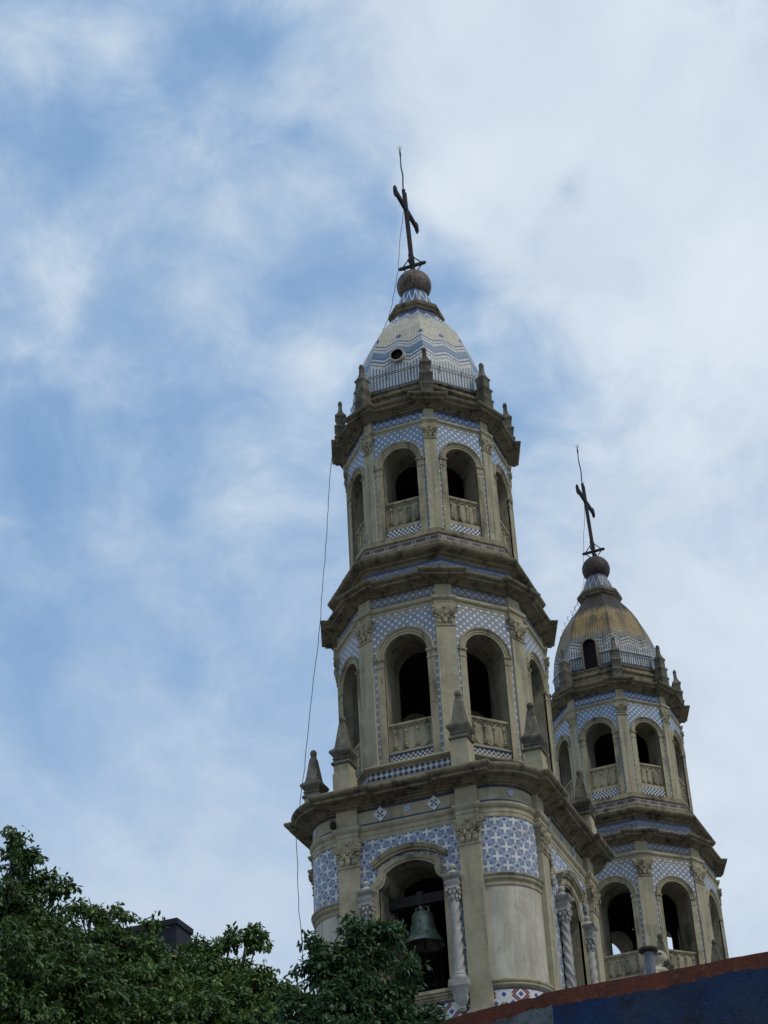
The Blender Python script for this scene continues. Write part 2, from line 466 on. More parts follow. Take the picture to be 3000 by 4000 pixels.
def m_bronze(nt):
    x, y, z = nt.pos(); a = nt.noise(x, y, z*.4, 5, 5, .65); b = nt.noise(x, y, z, 16, 4)
    col = nt.mix(a.ss(.4, .65), (.085, .115, .092), (.21, .24, .185))
    return [nt.mix(b.ss(.55, .75), col, (.035, .045, .04)), b]
mat('bronze', m_bronze, .5, .5, .2, metal=.35)
mat('dark_timber', lambda nt: nt.mix(nt.noise(*nt.pos(), 5, 4), (.015, .014, .014), (.045, .042, .04)), .8, .2)
def m_wall(nt):
    u, z = nt.uv(); x, y, zw = nt.pos()
    n = nt.noise(u, z, 0, 2.2, 6, .7); n3 = nt.noise(u, z, 4, .9, 5, .6); n4 = nt.noise(u, z*.15, 2, 3, 4); n5 = nt.noise(u, z, 8, 9, 4)
    blue = nt.mix(n3.ss(.35, .65), (.009, .028, .088), (.024, .040, .070))
    blue = nt.mix(n4.ss(.55, .75)*.6, blue, (.012, .02, .045))
    blue = nt.mix(nt.noise(u, z, 6, 1.5, 6, .7).ss(.50, .66)*.8, blue, (.016, .018, .024))
    grey = nt.mix(n.ss(.40, .62), (.13, .15, .16), (.028, .03, .026))
    col = nt.mix((u + (n-.5)*.04) < 0.0, blue, grey)
    edge = z + (n-.5)*.13 + (n5-.5)*.05 + (nt.noise(u, 0.0, 0, 1.1, 2)-.5)*.12
    red = nt.mix(n4.ss(.4, .7), (.125, .037, .022), (.075, .030, .020))
    red = nt.mix(n5.ss(.55, .7)*.6, red, (.16, .075, .05))
    drip = (nt.noise(u, z*.05, 3, 5, 3) > .60)*(z < 8.87)*(z > 8.70)
    red = nt.mix(nt.noise(u, z, 1, 5, 5).ss(.55, .75)*.6, red, (.035, .02, .016))
    col = nt.mix(edge > 8.83, col, red)
    wh = (nt.noise(u*1.0, z*.12, 5.5, 9, 2) > .735)*(nt.noise(u, z, 2.5, 3.0, 3) > .53)*(z < 8.8)
    col = nt.mix(wh, col, (.30, .31, .33))
    crk = (nt.noise(u, z, 11, 1.7, 7, .62, .5)-.5).abs()
    col = nt.mix((crk < .004)*.7, col, (.008, .010, .014))
    col = nt.mix(nt.noise(u, z, 15, 26, 4, .7).ss(.56, .72)*.45, col, (.05, .055, .065))
    return [col, nt.noise(u, z, 8, 22, 6, .7)+n5*.8]
mat('painted_wall', m_wall, .88, .2, .55)
mat('zinc', lambda nt: nt.mix(nt.noise(*nt.pos(), 9, 4).ss(.4, .7), (.10, .115, .14), (.17, .18, .19)), .5, .4, metal=.3)
mat('dark_paint', lambda nt: nt.mix(nt.noise(*nt.pos(), 1.2, 5).ss(.4, .7), (.018, .02, .028), (.03, .033, .04)), .8, .2)
mat('red_paint', lambda nt: (.11, .033, .02), .8, .2)
mat('statue_stone', lambda nt: list(grime(nt, (.46, .42, .33), (.20, .185, .15), .8, sc=3)[:2]), .9, .2, .3)
mat('pigeon_feather', lambda nt: (.022, .022, .028), .7, .2)
mat('brown_feather', lambda nt: (.06, .045, .038), .8, .2)
mat('bark', lambda nt: list(grime(nt, (.10, .08, .06), (.04, .033, .027), 1, sc=3)[:2]), .9, .1, .6)
def leaf_mat(name, c0, c1, c2):
    m = bpy.data.materials.new(name); m.use_nodes = True; nt = NT(m.node_tree); b = m.node_tree.nodes['Principled BSDF']
    u, v = nt.uv()                                  # u: per leaf random, v: along the leaf
    x, y, z = nt.pos(); n = nt.noise(x, y, z, 1.6, 3)
    col = nt.mix((u*.75+n*.5-.1), c0, c1)
    col = nt.mix((u > .94), col, c2)
    m.node_tree.links.new(col, b.inputs['Base Color'])
    b.inputs['Roughness'].default_value = .46; b.inputs['Specular IOR Level'].default_value = .32
    tr = nt.new('ShaderNodeBsdfTranslucent'); m.node_tree.links.new(nt.mix(.5, col, (.10, .17, .02)), tr.inputs[0])
    mx = nt.new('ShaderNodeMixShader'); mx.inputs[0].default_value = .22
    m.node_tree.links.new(b.outputs[0], mx.inputs[1]); m.node_tree.links.new(tr.outputs[0], mx.inputs[2])
    m.node_tree.links.new(mx.outputs[0], m.node_tree.nodes['Material Output'].inputs[0])
    MATS[name] = m
leaf_mat('leaf', (.024, .058, .018), (.085, .142, .036), (.16, .21, .055))
leaf_mat('bright_leaf', (.032, .074, .020), (.105, .170, .042), (.21, .26, .055))
leaf_mat('dark_leaf', (.016, .044, .018), (.048, .10, .034), (.11, .17, .04))
mat('asphalt', lambda nt: [nt.mix(nt.noise(*nt.pos(), 30, 5).ss(.4, .7), (.045, .045, .047), (.07, .07, .07)), nt.noise(*nt.pos(), 60, 4)], .95, .2, .3)
mat('paving', lambda nt: nt.mix(nt.noise(*nt.pos(), 4, 5).ss(.4, .7), (.20, .19, .175), (.28, .27, .25)), .9, .2)

# ------------------------------------------------------------------ tower geometry
SY, BETA = 1.1200, radians(23.571)
def xf(x, y, z): return (x, y*SY, z)
VA = []                                          # the eight corner angles, counter-clockwise
for N in (-90, 0, 90, 180): VA += [radians(N)-BETA, radians(N)+BETA]
def faces():
    for k in range(8):
        a, b = VA[k], VA[(k+1) % 8]
        if b < a: b += 2*pi
        yield k, (a+b)/2, (b-a)/2                # index, normal angle, half angle; even = wide faces
def plain_ring(R, z): return [xf(R*cos(a), R*sin(a), z) for a in VA]
def res_ring(R, w, dS, dD, o, z):                # ring that breaks forward over the corner pilasters
    pts = []
    for k, a in enumerate(VA):
        e = (cos(a), sin(a)); t = (-sin(a), cos(a))
        for side in (-1, 1):
            fk = (k-1) % 8 if side < 0 else k
            na = [q for q in faces() if q[0] == fk][0][1]; n = (cos(na), sin(na))
            d = (dS if fk % 2 == 0 else dD)+o; l = side*(w+o)
            s = (d - l*(t[0]*n[0]+t[1]*n[1]))/(e[0]*n[0]+e[1]*n[1])
            s = min(s, R+o-.002)
            A = (s*e[0]+l*t[0], s*e[1]+l*t[1]); B = ((R+o)*e[0]+l*t[0], (R+o)*e[1]+l*t[1])
            pts += [A, B] if side < 0 else [B, A]
    return [xf(x, y, z) for x, y in pts]
def face_map(na, d):
    n = (cos(na), sin(na)); t = (-sin(na), cos(na))
    return lambda u, v, z: xf(n[0]*(d+v)+t[0]*u, n[1]*(d+v)+t[1]*u, z)
def vert_map(a, R):
    return face_map(a, R)

def capital(mb, M, w, z0, z1, v0, m=0, back=-.12):
    h = z1-z0
    rings = []
    for q, k in ((0, 1.0), (.25, .98), (.55, 1.04), (.85, 1.25), (.88, 1.25)):
        z = z0+h*q; W_ = w*k; f = v0+(k-1)*w*.9
        rings.append([M(-W_, back, z), M(-W_, f, z), M(-W_*.4, f-.01*k, z), M(W_*.4, f-.01*k, z), M(W_, f, z), M(W_, back, z)])
    mb.loft(rings, False, m)
    # abacus with hollow sides
    for za, zb, k in ((z0+h*.88, z0+h, 1.36),):
        r = [[M(-w*k, back, z), M(-w*k, v0+w*.36, z), M(-w*.55, v0+w*.14, z), M(0, v0+w*.08, z), M(w*.55, v0+w*.14, z), M(w*k, v0+w*.36, z), M(w*k, back, z)] for z in (za, zb)]
        mb.loft(r, False, m)
        for q in r: mb.face(q, m=m)
    mb.ell(M, 0, v0+w*.16, z0+h*.93, w*.2, w*.2, h*.11, 8, 5, m)
    for s in (-1, 1):                             # volutes: a thick ring and an eye
        cu, cz, rr = s*w*.98, z0+h*.72, h*.155
        for q, rad in ((0, rr), (1, rr*.45)):
            pts = [M(cu+rad*cos(a), v0+w*.22+.012*q, cz+rad*sin(a)) for a in np.linspace(0, 2*pi, 11)]
            mb.tube(pts, h*.045, 5, m, cap=False)
        mb.ell(M, cu, v0+w*.15, cz, rr*.9, .02, rr*.9, 8, 4, m)
        mb.ell(M, s*w*.95, v0+w*.0, z0+h*.46, w*.2, w*.22, h*.09, 6, 4, m)
    for i, (pu, pz, ru, rz) in enumerate([(-.62, .20, .26, .19), (0, .22, .26, .21), (.62, .20, .26, .19), (-.33, .46, .22, .17), (.33, .46, .22, .17), (0, .60, .17, .13), (-.62, .55, .16, .12), (.62, .55, .16, .12)]):
        mb.ell(M, pu*w, v0+w*.03+.012*(i % 2), z0+h*pz, ru*w, w*.16, rz*h, 7, 5, m)
        mb.ell(M, pu*w, v0+w*.17, z0+h*(pz+rz*.7), ru*w*.7, w*.10, .05*h, 6, 4, m)
    mb.box(M, -w*1.06, w*1.06, back, v0+.022, z0-.035, z0, m)

def arch_pts(o, zs, n=20): return [(o*cos(a), zs+o*sin(a)) for a in np.linspace(pi, 0, n+1)]

def arch_bay(tw, M, W, o, j, zb, zt, zs, depth, tile, bal0, bal1, chk, chk0, chk1, blueline):
    """one face of an octagonal stage: wall with a through arch, tiles, surround, parapet"""
    n = 20
    inn, out = arch_pts(o, zs, n), arch_pts(j, zs, n)
    # masonry with the tunnel
    mb = MB(); Wm = W+.12
    mb.face([M(-Wm, 0, zb), M(-j+.02, 0, zb), M(-j+.02, 0, zs), M(-Wm, 0, zs)])
    mb.face([M(Wm, 0, zb), M(j-.02, 0, zb), M(j-.02, 0, zs), M(Wm, 0, zs)])
    for i in range(n):
        (a, za), (b, zc) = inn[i], inn[i+1]
        mb.face([M(a, 0, za), M(b, 0, zc), M(b, 0, zt), M(a, 0, zt)])
    for s in (-1, 1): mb.face([M(s*o, 0, zs), M(s*Wm, 0, zs), M(s*Wm, 0, zt), M(s*o, 0, zt)])
    prof = [(-o, bal0-.3), (-o, zs-.6)] + inn + [(o, zs-.6), (o, bal0-.3)]
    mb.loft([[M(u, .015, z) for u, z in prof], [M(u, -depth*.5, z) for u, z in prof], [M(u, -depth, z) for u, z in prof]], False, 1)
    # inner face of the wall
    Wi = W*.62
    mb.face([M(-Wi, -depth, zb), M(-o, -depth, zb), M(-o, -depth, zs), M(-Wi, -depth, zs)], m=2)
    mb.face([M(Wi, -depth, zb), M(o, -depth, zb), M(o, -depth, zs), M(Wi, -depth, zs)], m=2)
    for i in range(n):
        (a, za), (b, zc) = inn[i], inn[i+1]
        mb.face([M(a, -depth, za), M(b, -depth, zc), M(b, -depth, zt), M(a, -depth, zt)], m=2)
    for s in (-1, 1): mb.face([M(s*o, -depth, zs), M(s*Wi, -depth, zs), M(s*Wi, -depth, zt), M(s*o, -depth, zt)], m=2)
    mb.build('masonry', ['stone', 'reveal_plaster', 'interior_shade'], tw)
    # tiles
    mb = MB(); v = .012
    def q(u0, u1, za, zc): mb.face([M(u0, v, za), M(u1, v, za), M(u1, v, zc), M(u0, v, zc)], [(u0, za), (u1, za), (u1, zc), (u0, zc)])
    q(-W, -j, zb, zt); q(j, W, zb, zt)
    for i in range(n):
        (a, za), (b, zc) = out[i], out[i+1]
        mb.face([M(a, v, za), M(b, v, zc), M(b, v, zt), M(a, v, zt)], [(a, za), (b, zc), (b, zt), (a, zt)])
    mb.build('tile_panel', tile, tw, smooth=False)
    # surround: jambs, imposts, moulded archivolt
    mb = MB()
    t = .032
    for s in (-1, 1):
        a, b = sorted((s*o, s*j))
        mb.box(M, a, b, -.02, t, zb, zs-.20)
        a2, b2 = sorted((s*(o-.012), s*(j+.012)))
        mb.box(M, a2, b2, -.02, t+.012, zs-.215, zs-.19)
        mb.box(M, a, b, -.02, t+.002, zs-.19, zs-.05)
        mb.box(M, *sorted((s*(o-.012), s*(j+.018))), -.02, t+.018, zs-.055, zs-.03)
        mb.box(M, *sorted((s*(o-.022), s*(j+.032))), -.02, t+.034, zs-.03, zs+.002)
    k = j-o
    pr = [(o, -.02), (o, .022), (o+k*.30, .022), (o+k*.33, .040), (o+k*.62, .040), (o+k*.66, .060), (o+k*.8, .080), (o+k*.93, .085), (j, .07), (j, 0)]
    mb.loft([[M(r*cos(a), v_, zs+.003+r*sin(a)) for r, v_ in pr] for a in np.linspace(pi, 0, 29)], False)
    mb.build('arch_surround', 'trim_stone', tw, angle=50)
    # blind parapet with little arcade
    mb = MB(); vf = -.10
    mb.box(M, -o, o, vf-.14, vf, bal0-.35, bal1-.055)
    mb.box(M, -o-.0, o+.0, vf-.17, vf+.055, bal1-.055, bal1)
    mb.box(M, -o, o, vf-.15, vf+.03, bal1-.085, bal1-.055)
    mb.box(M, -o, o, vf-.05, vf+.02, bal0-.03, bal0+.03)
    nb = 4; step = 2*o/nb; zc1 = bal1-.22; H = bal1-bal0
    for i in range(nb):
        cu = -o+step*(i+.5); rr = step*.5
        mb.tube([M(cu, vf+.012, bal0+.15), M(cu, vf+.012, zc1)], .020, 6)
        mb.ell(M, cu, vf+.018, zc1+.01, .045, .03, .035, 7, 4)
        mb.ell(M, cu, vf+.018, zc1-.05, .03, .025, .012, 7, 3)
        mb.ell(M, cu, vf+.020, bal0+.145, .045, .035, .03, 7, 4)
        mb.ell(M, cu, vf+.014, bal0+.10, .06, .03, .025, 7, 4)
        for s in (-1, 1):                         # hanging swags beneath the colonnettes
            mb.tube([M(cu+s*(.02+.13*q_), vf+.014, bal0+.11-.07*sin(q_*1.5)*1.1) for q_ in np.linspace(0, .75, 5)], .012, 5)
    for i in range(nb+1):
        cu = -o+step*i
        a0, a1 = (pi, 0)
        lo = 0 if i > 0 else pi/2
        pts = [(cu+(step*.46)*cos(a), zc1+.035+step*.40*sin(a)) for a in np.linspace(pi if i > 0 else pi/2, 0 if i < nb else pi/2, 9)]
        pts = [p_ for p_ in pts if abs(p_[0]) <= o]
        if len(pts) > 1: mb.tube([M(p_[0], vf+.010, p_[1]) for p_ in pts], .020, 5)
    bo = mb.build('balustrade', 'trim_stone', tw, angle=50)
    mb = MB(); vv = .004
    mb.face([M(-o, vv-.02, chk0), M(o, vv-.02, chk0), M(o, vv-.02, chk1), M(-o, vv-.02, chk1)], [(-o, 0), (o, 0), (o, chk1-chk0), (-o, chk1-chk0)])
    mb.box(M, -o, o, -.06, vv+.002 if blueline else -.02, chk1, chk1+.028, 1 if blueline else 2)
    mb.box(M, -o, o, -.10, -.018, chk1+.028, bal0-.028, 2)
    mb.build('checker_panel', [chk, 'navy_tile', 'stone'], bo, smooth=False)

def oct_stage(tw, R, w, dS, dD, zb, zk, zc, zt, zs, depth, strip, jamb, tile, bal0, bal1, chk, chk0, chk1, blueline):
    for k, na, ha in faces():
        d = dS if k % 2 == 0 else dD
        W = R*sin(ha)-w*cos(ha)+.015
        kk = 1.0 if k % 2 == 0 else .88
        j = W-strip*kk; o = j-jamb*kk
        dz = 0
        arch_bay(tw, face_map(na, d), W, o, j, zb, zt, zs, depth, tile, bal0, bal1, chk, chk0, chk1, blueline)
    for k, a in enumerate(VA):
        M = vert_map(a, R)
        mb = MB(); ww = w
        mb.box(M, -ww, ww, -.45, 0, zb, zk-.03)
        mb.box(M, -ww-.02, ww+.02, -.45, .022, zb, zb+.10)
        p = mb.build('pilaster', 'stone', tw, smooth=False)
        mb = MB(); capital(mb, M, ww, zk, zc, 0); mb.build('capital', 'trim_stone', p, angle=60)

def moulding(tw, name, R, w, dS, dD, prof, m, extra=()):
    mb = MB(); mb.loft([res_ring(R, w, dS, dD, o, z) for o, z in prof], True, 0)
    return mb.build(name, m, tw, angle=50)

tower = empty('bell_tower')
# ----- stage two
R2, w2, S2, D2 = 2.523, .219, 2.345, 2.375
oct_stage(tower, R2, w2, S2, D2, 20.69, 23.99, 24.46, 24.56, 23.40, .86, .100, .185, 'tile_lattice_grey', 21.03, 21.735, 'checker_red', 20.752, 20.927, True)
moulding(tower, 'architrave', R2, w2, S2, D2, [(-.3, 24.46), (.012, 24.46), (.02, 24.50), (.006, 24.51), (.006, 24.58), (.014, 24.585), (.014, 24.64), (.035, 24.655), (.058, 24.68), (.066, 24.715), (.058, 24.75), (.03, 24.77), (-.01, 24.785), (-.03, 24.80), (-.03, 25.10), (-.3, 25.10)], 'stone')
def frieze_tiles(tw, R, w, dS, dD, z0, z1, m, v=-.022):
    for k, na, ha in faces():
        d = dS if k % 2 == 0 else dD; M = face_map(na, d); W = R*sin(ha)-w*cos(ha)+.005; zc = (z0+z1)/2
        mb = MB(); mb.box(M, -W, W, v-.03, v-.002, z0, z1)
        mb.face([M(-W, v, z0), M(W, v, z0), M(W, v, z1), M(-W, v, z1)], [(-W, z0-zc), (W, z0-zc), (W, z1-zc), (-W, z1-zc)])
        mb.build('frieze_panel', m, tw, smooth=False)
frieze_tiles(tower, R2, w2, S2, D2, 24.84, 25.085, 'frieze_grey')
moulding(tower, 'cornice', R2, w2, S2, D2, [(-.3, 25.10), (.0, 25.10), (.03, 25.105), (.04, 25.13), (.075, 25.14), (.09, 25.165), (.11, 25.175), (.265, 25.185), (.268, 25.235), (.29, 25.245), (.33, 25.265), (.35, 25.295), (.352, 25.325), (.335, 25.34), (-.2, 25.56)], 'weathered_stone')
# ----- attic between stages two and three
mb = MB(); k8 = lambda R: plain_ring(R, 0)
def ring_band(R, z0, z1, name, m, parent):
    mb = MB()
    for k, na, ha in faces():
        a, b = plain_ring(R, z0)[k], plain_ring(R, z0)[(k+1) % 8]; L = hypot(b[0]-a[0], b[1]-a[1]); zc = (z0+z1)/2
        mb.face([a, b, (b[0], b[1], z1), (a[0], a[1], z1)], [(-L/2, z0-zc), (L/2, z0-zc), (L/2, z1-zc), (-L/2, z1-zc)])
    return mb.build(name, m, parent, smooth=False)
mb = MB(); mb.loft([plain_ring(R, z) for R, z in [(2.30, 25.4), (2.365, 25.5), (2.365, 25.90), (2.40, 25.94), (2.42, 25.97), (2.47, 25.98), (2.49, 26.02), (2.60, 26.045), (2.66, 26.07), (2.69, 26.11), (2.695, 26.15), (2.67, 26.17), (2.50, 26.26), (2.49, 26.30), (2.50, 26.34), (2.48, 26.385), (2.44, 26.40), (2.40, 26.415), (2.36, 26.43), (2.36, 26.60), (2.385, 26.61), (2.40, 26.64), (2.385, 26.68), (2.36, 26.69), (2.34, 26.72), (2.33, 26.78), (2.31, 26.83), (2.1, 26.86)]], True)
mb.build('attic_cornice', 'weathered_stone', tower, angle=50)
ring_band(2.372, 25.50, 25.90, 'tile_band', 'tile_vine', tower)
ring_band(2.366, 26.445, 26.595, 'brown_band', 'brown_tile', tower)
# ----- stage three
R3, w3, S3, D3 = 2.102, .157, 1.94, 1.965
oct_stage(tower, R3, w3, S3, D3, 26.85, 29.64, 29.985, 30.06, 29.045, .78, .072, .185, 'tile_lattice_blue', 27.30, 28.01, 'checker_navy', 26.94, 27.165, False)
moulding(tower, 'architrave', R3, w3, S3, D3, [(-.3, 29.985), (.01, 29.985), (.018, 30.01), (.006, 30.02), (.006, 30.07), (.014, 30.075), (.014, 30.11), (.04, 30.13), (.055, 30.155), (.06, 30.18), (.05, 30.205), (.02, 30.22), (-.03, 30.23), (-.03, 30.60), (-.3, 30.60)], 'stone')
frieze_tiles(tower, R3, w3, S3, D3, 30.235, 30.515, 'frieze_blue')
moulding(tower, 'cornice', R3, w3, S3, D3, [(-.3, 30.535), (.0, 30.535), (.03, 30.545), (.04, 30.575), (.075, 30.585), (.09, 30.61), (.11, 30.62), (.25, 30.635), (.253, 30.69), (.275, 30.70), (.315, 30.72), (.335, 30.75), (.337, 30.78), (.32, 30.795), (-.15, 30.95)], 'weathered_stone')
# parapet and pinnacles round the dome
mb = MB(); mb.loft([plain_ring(R, z) for R, z in [(1.9, 30.85), (2.02, 30.86), (2.02, 31.22), (2.07, 31.24), (2.09, 31.28), (2.07, 31.32), (1.95, 31.34), (1.93, 31.36), (1.93, 31.50), (1.97, 31.52), (1.97, 31.56), (1.7, 31.60)]], True)
mb.build('parapet', 'weathered_stone', tower, angle=50)
for a in VA:
    M = vert_map(a, 2.17)
    mb = MB()
    sq = lambda h, z: [M(-h*.8, -h*.8, z), M(h*.8, -h*.8, z), M(h*.8, h*.8, z), M(-h*.8, h*.8, z)]
    mb.loft([sq(h, 30.82+(z-30.82)*.94) for h, z in [(.19, 30.82), (.19, 31.10), (.21, 31.13), (.225, 31.17), (.20, 31.20), (.175, 31.22), (.175, 31.46), (.20, 31.49), (.215, 31.53), (.19, 31.57), (.15, 31.60), (.145, 31.84), (.165, 31.87), (.185, 31.90), (.17, 31.945), (.13, 31.99), (.09, 32.07), (.065, 32.17), (.055, 32.36), (.07, 32.375), (.07, 32.40), (.05, 32.41), (.052, 32.46), (.045, 32.475)]], True, cap1=True)
    mb.build('pinnacle', 'mossy_stone', tower, angle=45)
# dome
DP = [(1.83, 31.45), (1.855, 31.75), (1.855, 32.05), (1.83, 32.40), (1.78, 32.75), (1.695, 33.10), (1.575, 33.45), (1.46, 33.78), (1.30, 34.08), (1.115, 34.36), (.94, 34.60), (.78, 34.82), (.68, 34.98), (.63, 35.10)]
def dense(P, n):
    t = np.linspace(0, len(P)-1, n); i = np.arange(len(P))
    return list(zip(np.interp(t, i, [p[0] for p in P]), np.interp(t, i, [p[1] for p in P])))
def oct_surface(prof, mats, name, parent, nsub=2):
    mb = MB(); arc = 0
    for i in range(len(prof)-1):
        (ra, za), (rb, zb) = prof[i], prof[i+1]; ds = hypot(rb-ra, zb-za)
        A, B = plain_ring(ra, za), plain_ring(rb, zb)
        for k in range(8):
            p, q, r_, s_ = Vector(A[k]), Vector(A[(k+1) % 8]), Vector(B[(k+1) % 8]), Vector(B[k])
            La, Lb = (q-p).length/2, (r_-s_).length/2
            mb.face([p, q, r_, s_], [(-La, za), (La, za), (Lb, zb), (-Lb, zb)], 0, [(-1, arc), (1, arc), (1, arc+ds), (-1, arc+ds)])
        arc += ds
    return mb.build(name, mats, parent, smooth=False, fuv=True)
dome = oct_surface(dense(DP, 40), 'dome_tile', 'dome', tower)
mb = MB(); mb.loft([plain_ring(R, z) for R, z in [(.60, 35.02), (.66, 35.05), (.70, 35.08), (.715, 35.14), (.755, 35.17), (.775, 35.23), (.765, 35.28), (.72, 35.31), (.66, 35.36), (.58, 35.40)]], True)
mb.build('collar', 'weathered_stone', tower, angle=30)
cone = oct_surface([(.64, 35.37), (.60, 35.42), (.50, 35.66), (.42, 35.90), (.36, 36.02)], 'cone_tile', 'tiled_neck', tower)
mb = MB(); mb.lathe([(max(.485*sin(a), .001), 36.40-.485*cos(a)) for a in np.linspace(0, pi, 20)], 28)
globe = mb.build('globe', 'globe_mosaic', tower, angle=80)
# iron cross, arms along y, leaning a little
LEAN = (-.028, -.006)
def lx(x, y, z): return (x+(z-36.86)*LEAN[0], y+(z-36.86)*LEAN[1], z)
mb = MB()
for s in (-1, 1):
    mb.box(lx, -.045, .045, s*.058-.024, s*.058+.024, 36.80, 39.95)
    for y0, y1 in ((-.86, -.08), (.08, .86)): mb.box(lx, -.045, .045, y0, y1, 39.26+s*.055-.024, 39.26+s*.055+.024)
mb.box(lx, -.012, .012, -.05, .05, 36.8, 37.45); mb.box(lx, -.02, .02, -.03, .03, 37.45, 39.9)
for s in (-1, 1):
    mb.box(lx, -.05, .05, s*.86-.04, s*.86+.04, 39.13, 39.39); mb.ell(lx, 0, s*.92, 39.26, .035, .045, .05, 7, 4)
    mb.ell(lx, 0, s*.86, 39.42, .045, .045, .055, 7, 5); mb.ell(lx, 0, s*.86, 39.10, .045, .045, .055, 7, 5); mb.ell(lx, 0, s*.09, 39.93, .04, .05, .06, 7, 5)
    mb.box(lx, *sorted((s*.03, s*.36)), -.035, .035, 37.11, 37.19); mb.ell(lx, s*.37, 0, 37.15, .05, .045, .055, 7, 4)
    mb.box(lx, -.03, .03, *sorted((s*.03, s*.30)), 37.11, 37.18)
    mb.tube([lx(s*.30, 0, 37.17), lx(0, 0, 37.52)], .018, 5); mb.tube([lx(s*.30, 0, 37.13), lx(s*.06, 0, 36.86)], .018, 5)
    mb.tube([lx(0, s*.27, 37.17), lx(0, 0, 37.52)], .016, 5); mb.tube([lx(0, s*.27, 37.13), lx(0, s*.06, 36.86)], .016, 5)
mb.box(lx, -.06, .06, -.09, .09, 37.30, 37.55); mb.box(lx, -.05, .05, -.09, .09, 39.16, 39.36)
for a in range(8):
    mb.tube([lx(0, .10*cos(a*pi/4), 39.26+.10*sin(a*pi/4)), lx(0, .22*cos(a*pi/4+.39), 39.26+.22*sin(a*pi/4+.39))], .010, 4)
mb.ell(lx, 0, 0, 40.0, .045, .06, .06, 7, 4)
crs = mb.build('cross', 'iron', tower, smooth=False)
mb = MB()
rod = [lx(.0+.012*sin(z*7), .012*cos(z*9), z) for z in np.linspace(39.95, 41.55, 14)]
mb.tube(rod, [.022]*9+[.018]*3+[.03, .02], 5)
for a in range(5): mb.tube([rod[-1], Vector(rod[-1])+Vector((.07*cos(a*1.26), .07*sin(a*1.26), .14))], .007, 4)
mb.build('lightning_rod', 'iron', crs)

# ----- stage one: square with rounded corners
K = (1.62, 2.20); RC = .95
FC = {0: dict(d=2.56, p=2.67, c=1.95), 1: dict(d=3.15, p=3.26, c=1.39)}      # 0: faces +-x, 1: faces +-y
WP = .24
def sq_ring(o, z, n=10, plain=False, ez=None):
    pts = []
    for f in range(4):                            # normals -y, +x, +y, -x
        na = -pi/2+f*pi/2; q = FC[0 if f % 2 else 1]; d, p, c = q['d'], q['p'], q['c']
        nx, ny = round(cos(na)), round(sin(na)); tx, ty = -ny, nx
        L = []
        for s in (-1, 1):
            l, r = s*c-WP-o, s*c+WP+o
            L.append((l, r))
        kt, kn = (K[0], K[1]) if f % 2 == 0 else (K[1], K[0])
        rx, ry = (2.56-K[0]), (3.15-K[1])
        at, an = (rx+o, ry+o) if f % 2 == 0 else (ry+o, rx+o)   # corner semi axes along tangent / normal
        def edge(u):                                # wall depth at tangent position u beyond the flat part
            s_ = max(0, abs(u)-kt)/at
            return kn+an*sqrt(max(0, 1-s_*s_))
        seq = []
        l, r = L[0]
        seq += [(l, edge(l)), (l, p+o), (r, p+o), (r, d+o)]
        l2, r2 = L[1]
        seq += [(l2, d+o), (l2, p+o), (r2, p+o), (r2, edge(r2))]
        # corner arc after this face
        s0 = max(0, r2-kt)/at
        nextq = FC[0 if (f+1) % 2 else 1]
        nkt, nkn = (K[0], K[1]) if (f+1) % 2 == 0 else (K[1], K[0])
        nat = rx+o if (f+1) % 2 == 0 else ry+o
        s1 = max(0, (nextq['c']+WP+o)-nkt)/nat
        a0, a1 = math.asin(min(s0, .99)), pi/2-math.asin(min(s1, .99))
        for i in range(1, n): 
            a = a0+(a1-a0)*i/n; seq.append((kt+at*sin(a), kn+an*cos(a)))
        pts += [(tx*u+nx*v, ty*u+ny*v, z) for u, v in seq]
    return pts
def sq_mould(name, prof, m, parent):
    mb = MB(); mb.loft([sq_ring(o, z) for o, z in prof], True); return mb.build(name, m, parent, angle=40)
low = sq_mould('cornice', [(-.3, 19.50), (.0, 19.50), (.025, 19.505), (.04, 19.53), (.09, 19.545), (.10, 19.575), (.15, 19.59), (.17, 19.62), (.385, 19.635), (.39, 19.69), (.41, 19.70), (.45, 19.72), (.475, 19.76), (.48, 19.80), (.465, 19.825), (.40, 19.84), (-.5, 19.98)], 'weathered_stone', tower)
mb = MB(); mb.face([(x*.93, y*.93, 19.93) for x, y, z in sq_ring(-.2, 0)]); mb.build('terrace', 'weathered_stone', tower)
sq_mould('entablature', [(-.3, 18.76), (.02, 18.76), (.025, 18.80), (.008, 18.81), (.008, 18.865), (.02, 18.87), (.02, 18.96), (.04, 18.975), (.055, 19.0), (.075, 19.03), (.08, 19.06), (.07, 19.09), (.035, 19.108), (.0, 19.115), (.0, 19.50)], 'stone', tower)
def fm(f, off=0.0):                                # face maps for the square stage, v from the wall plane
    na = -pi/2+f*pi/2; d = FC[0 if f % 2 else 1]['d']+off; nx, ny = round(cos(na)), round(sin(na)); tx, ty = -ny, nx
    return lambda u, v, z: (tx*u+nx*(d+v), ty*u+ny*(d+v), z)
def corner_strip(f, z0, z1, off, name, m, parent, uv=True, prof=None):
    """quarter drum between face f and f+1"""
    sx = 1 if f in (0, 1) else -1; sy_ = -1 if f in (0, 3) else 1
    n = 14; mb = MB(); rows = prof or [(off, z0), (off, z1)]
    rings, uvs = [], []
    for o, z in rows:
        ring, ur = [], []
        for i in range(n+1):
            a = pi/2*i/n
            ring.append((sx*(K[0]+(.94+o)*sin(a)), sy_*(K[1]+(.95+o)*cos(a)), z)); ur.append((a*.95-.75, z))
        rings.append(ring); uvs.append(ur)
    mb.loft(rings, False, 0, uvs if uv else None)
    return mb.build(name, m, parent, angle=60)
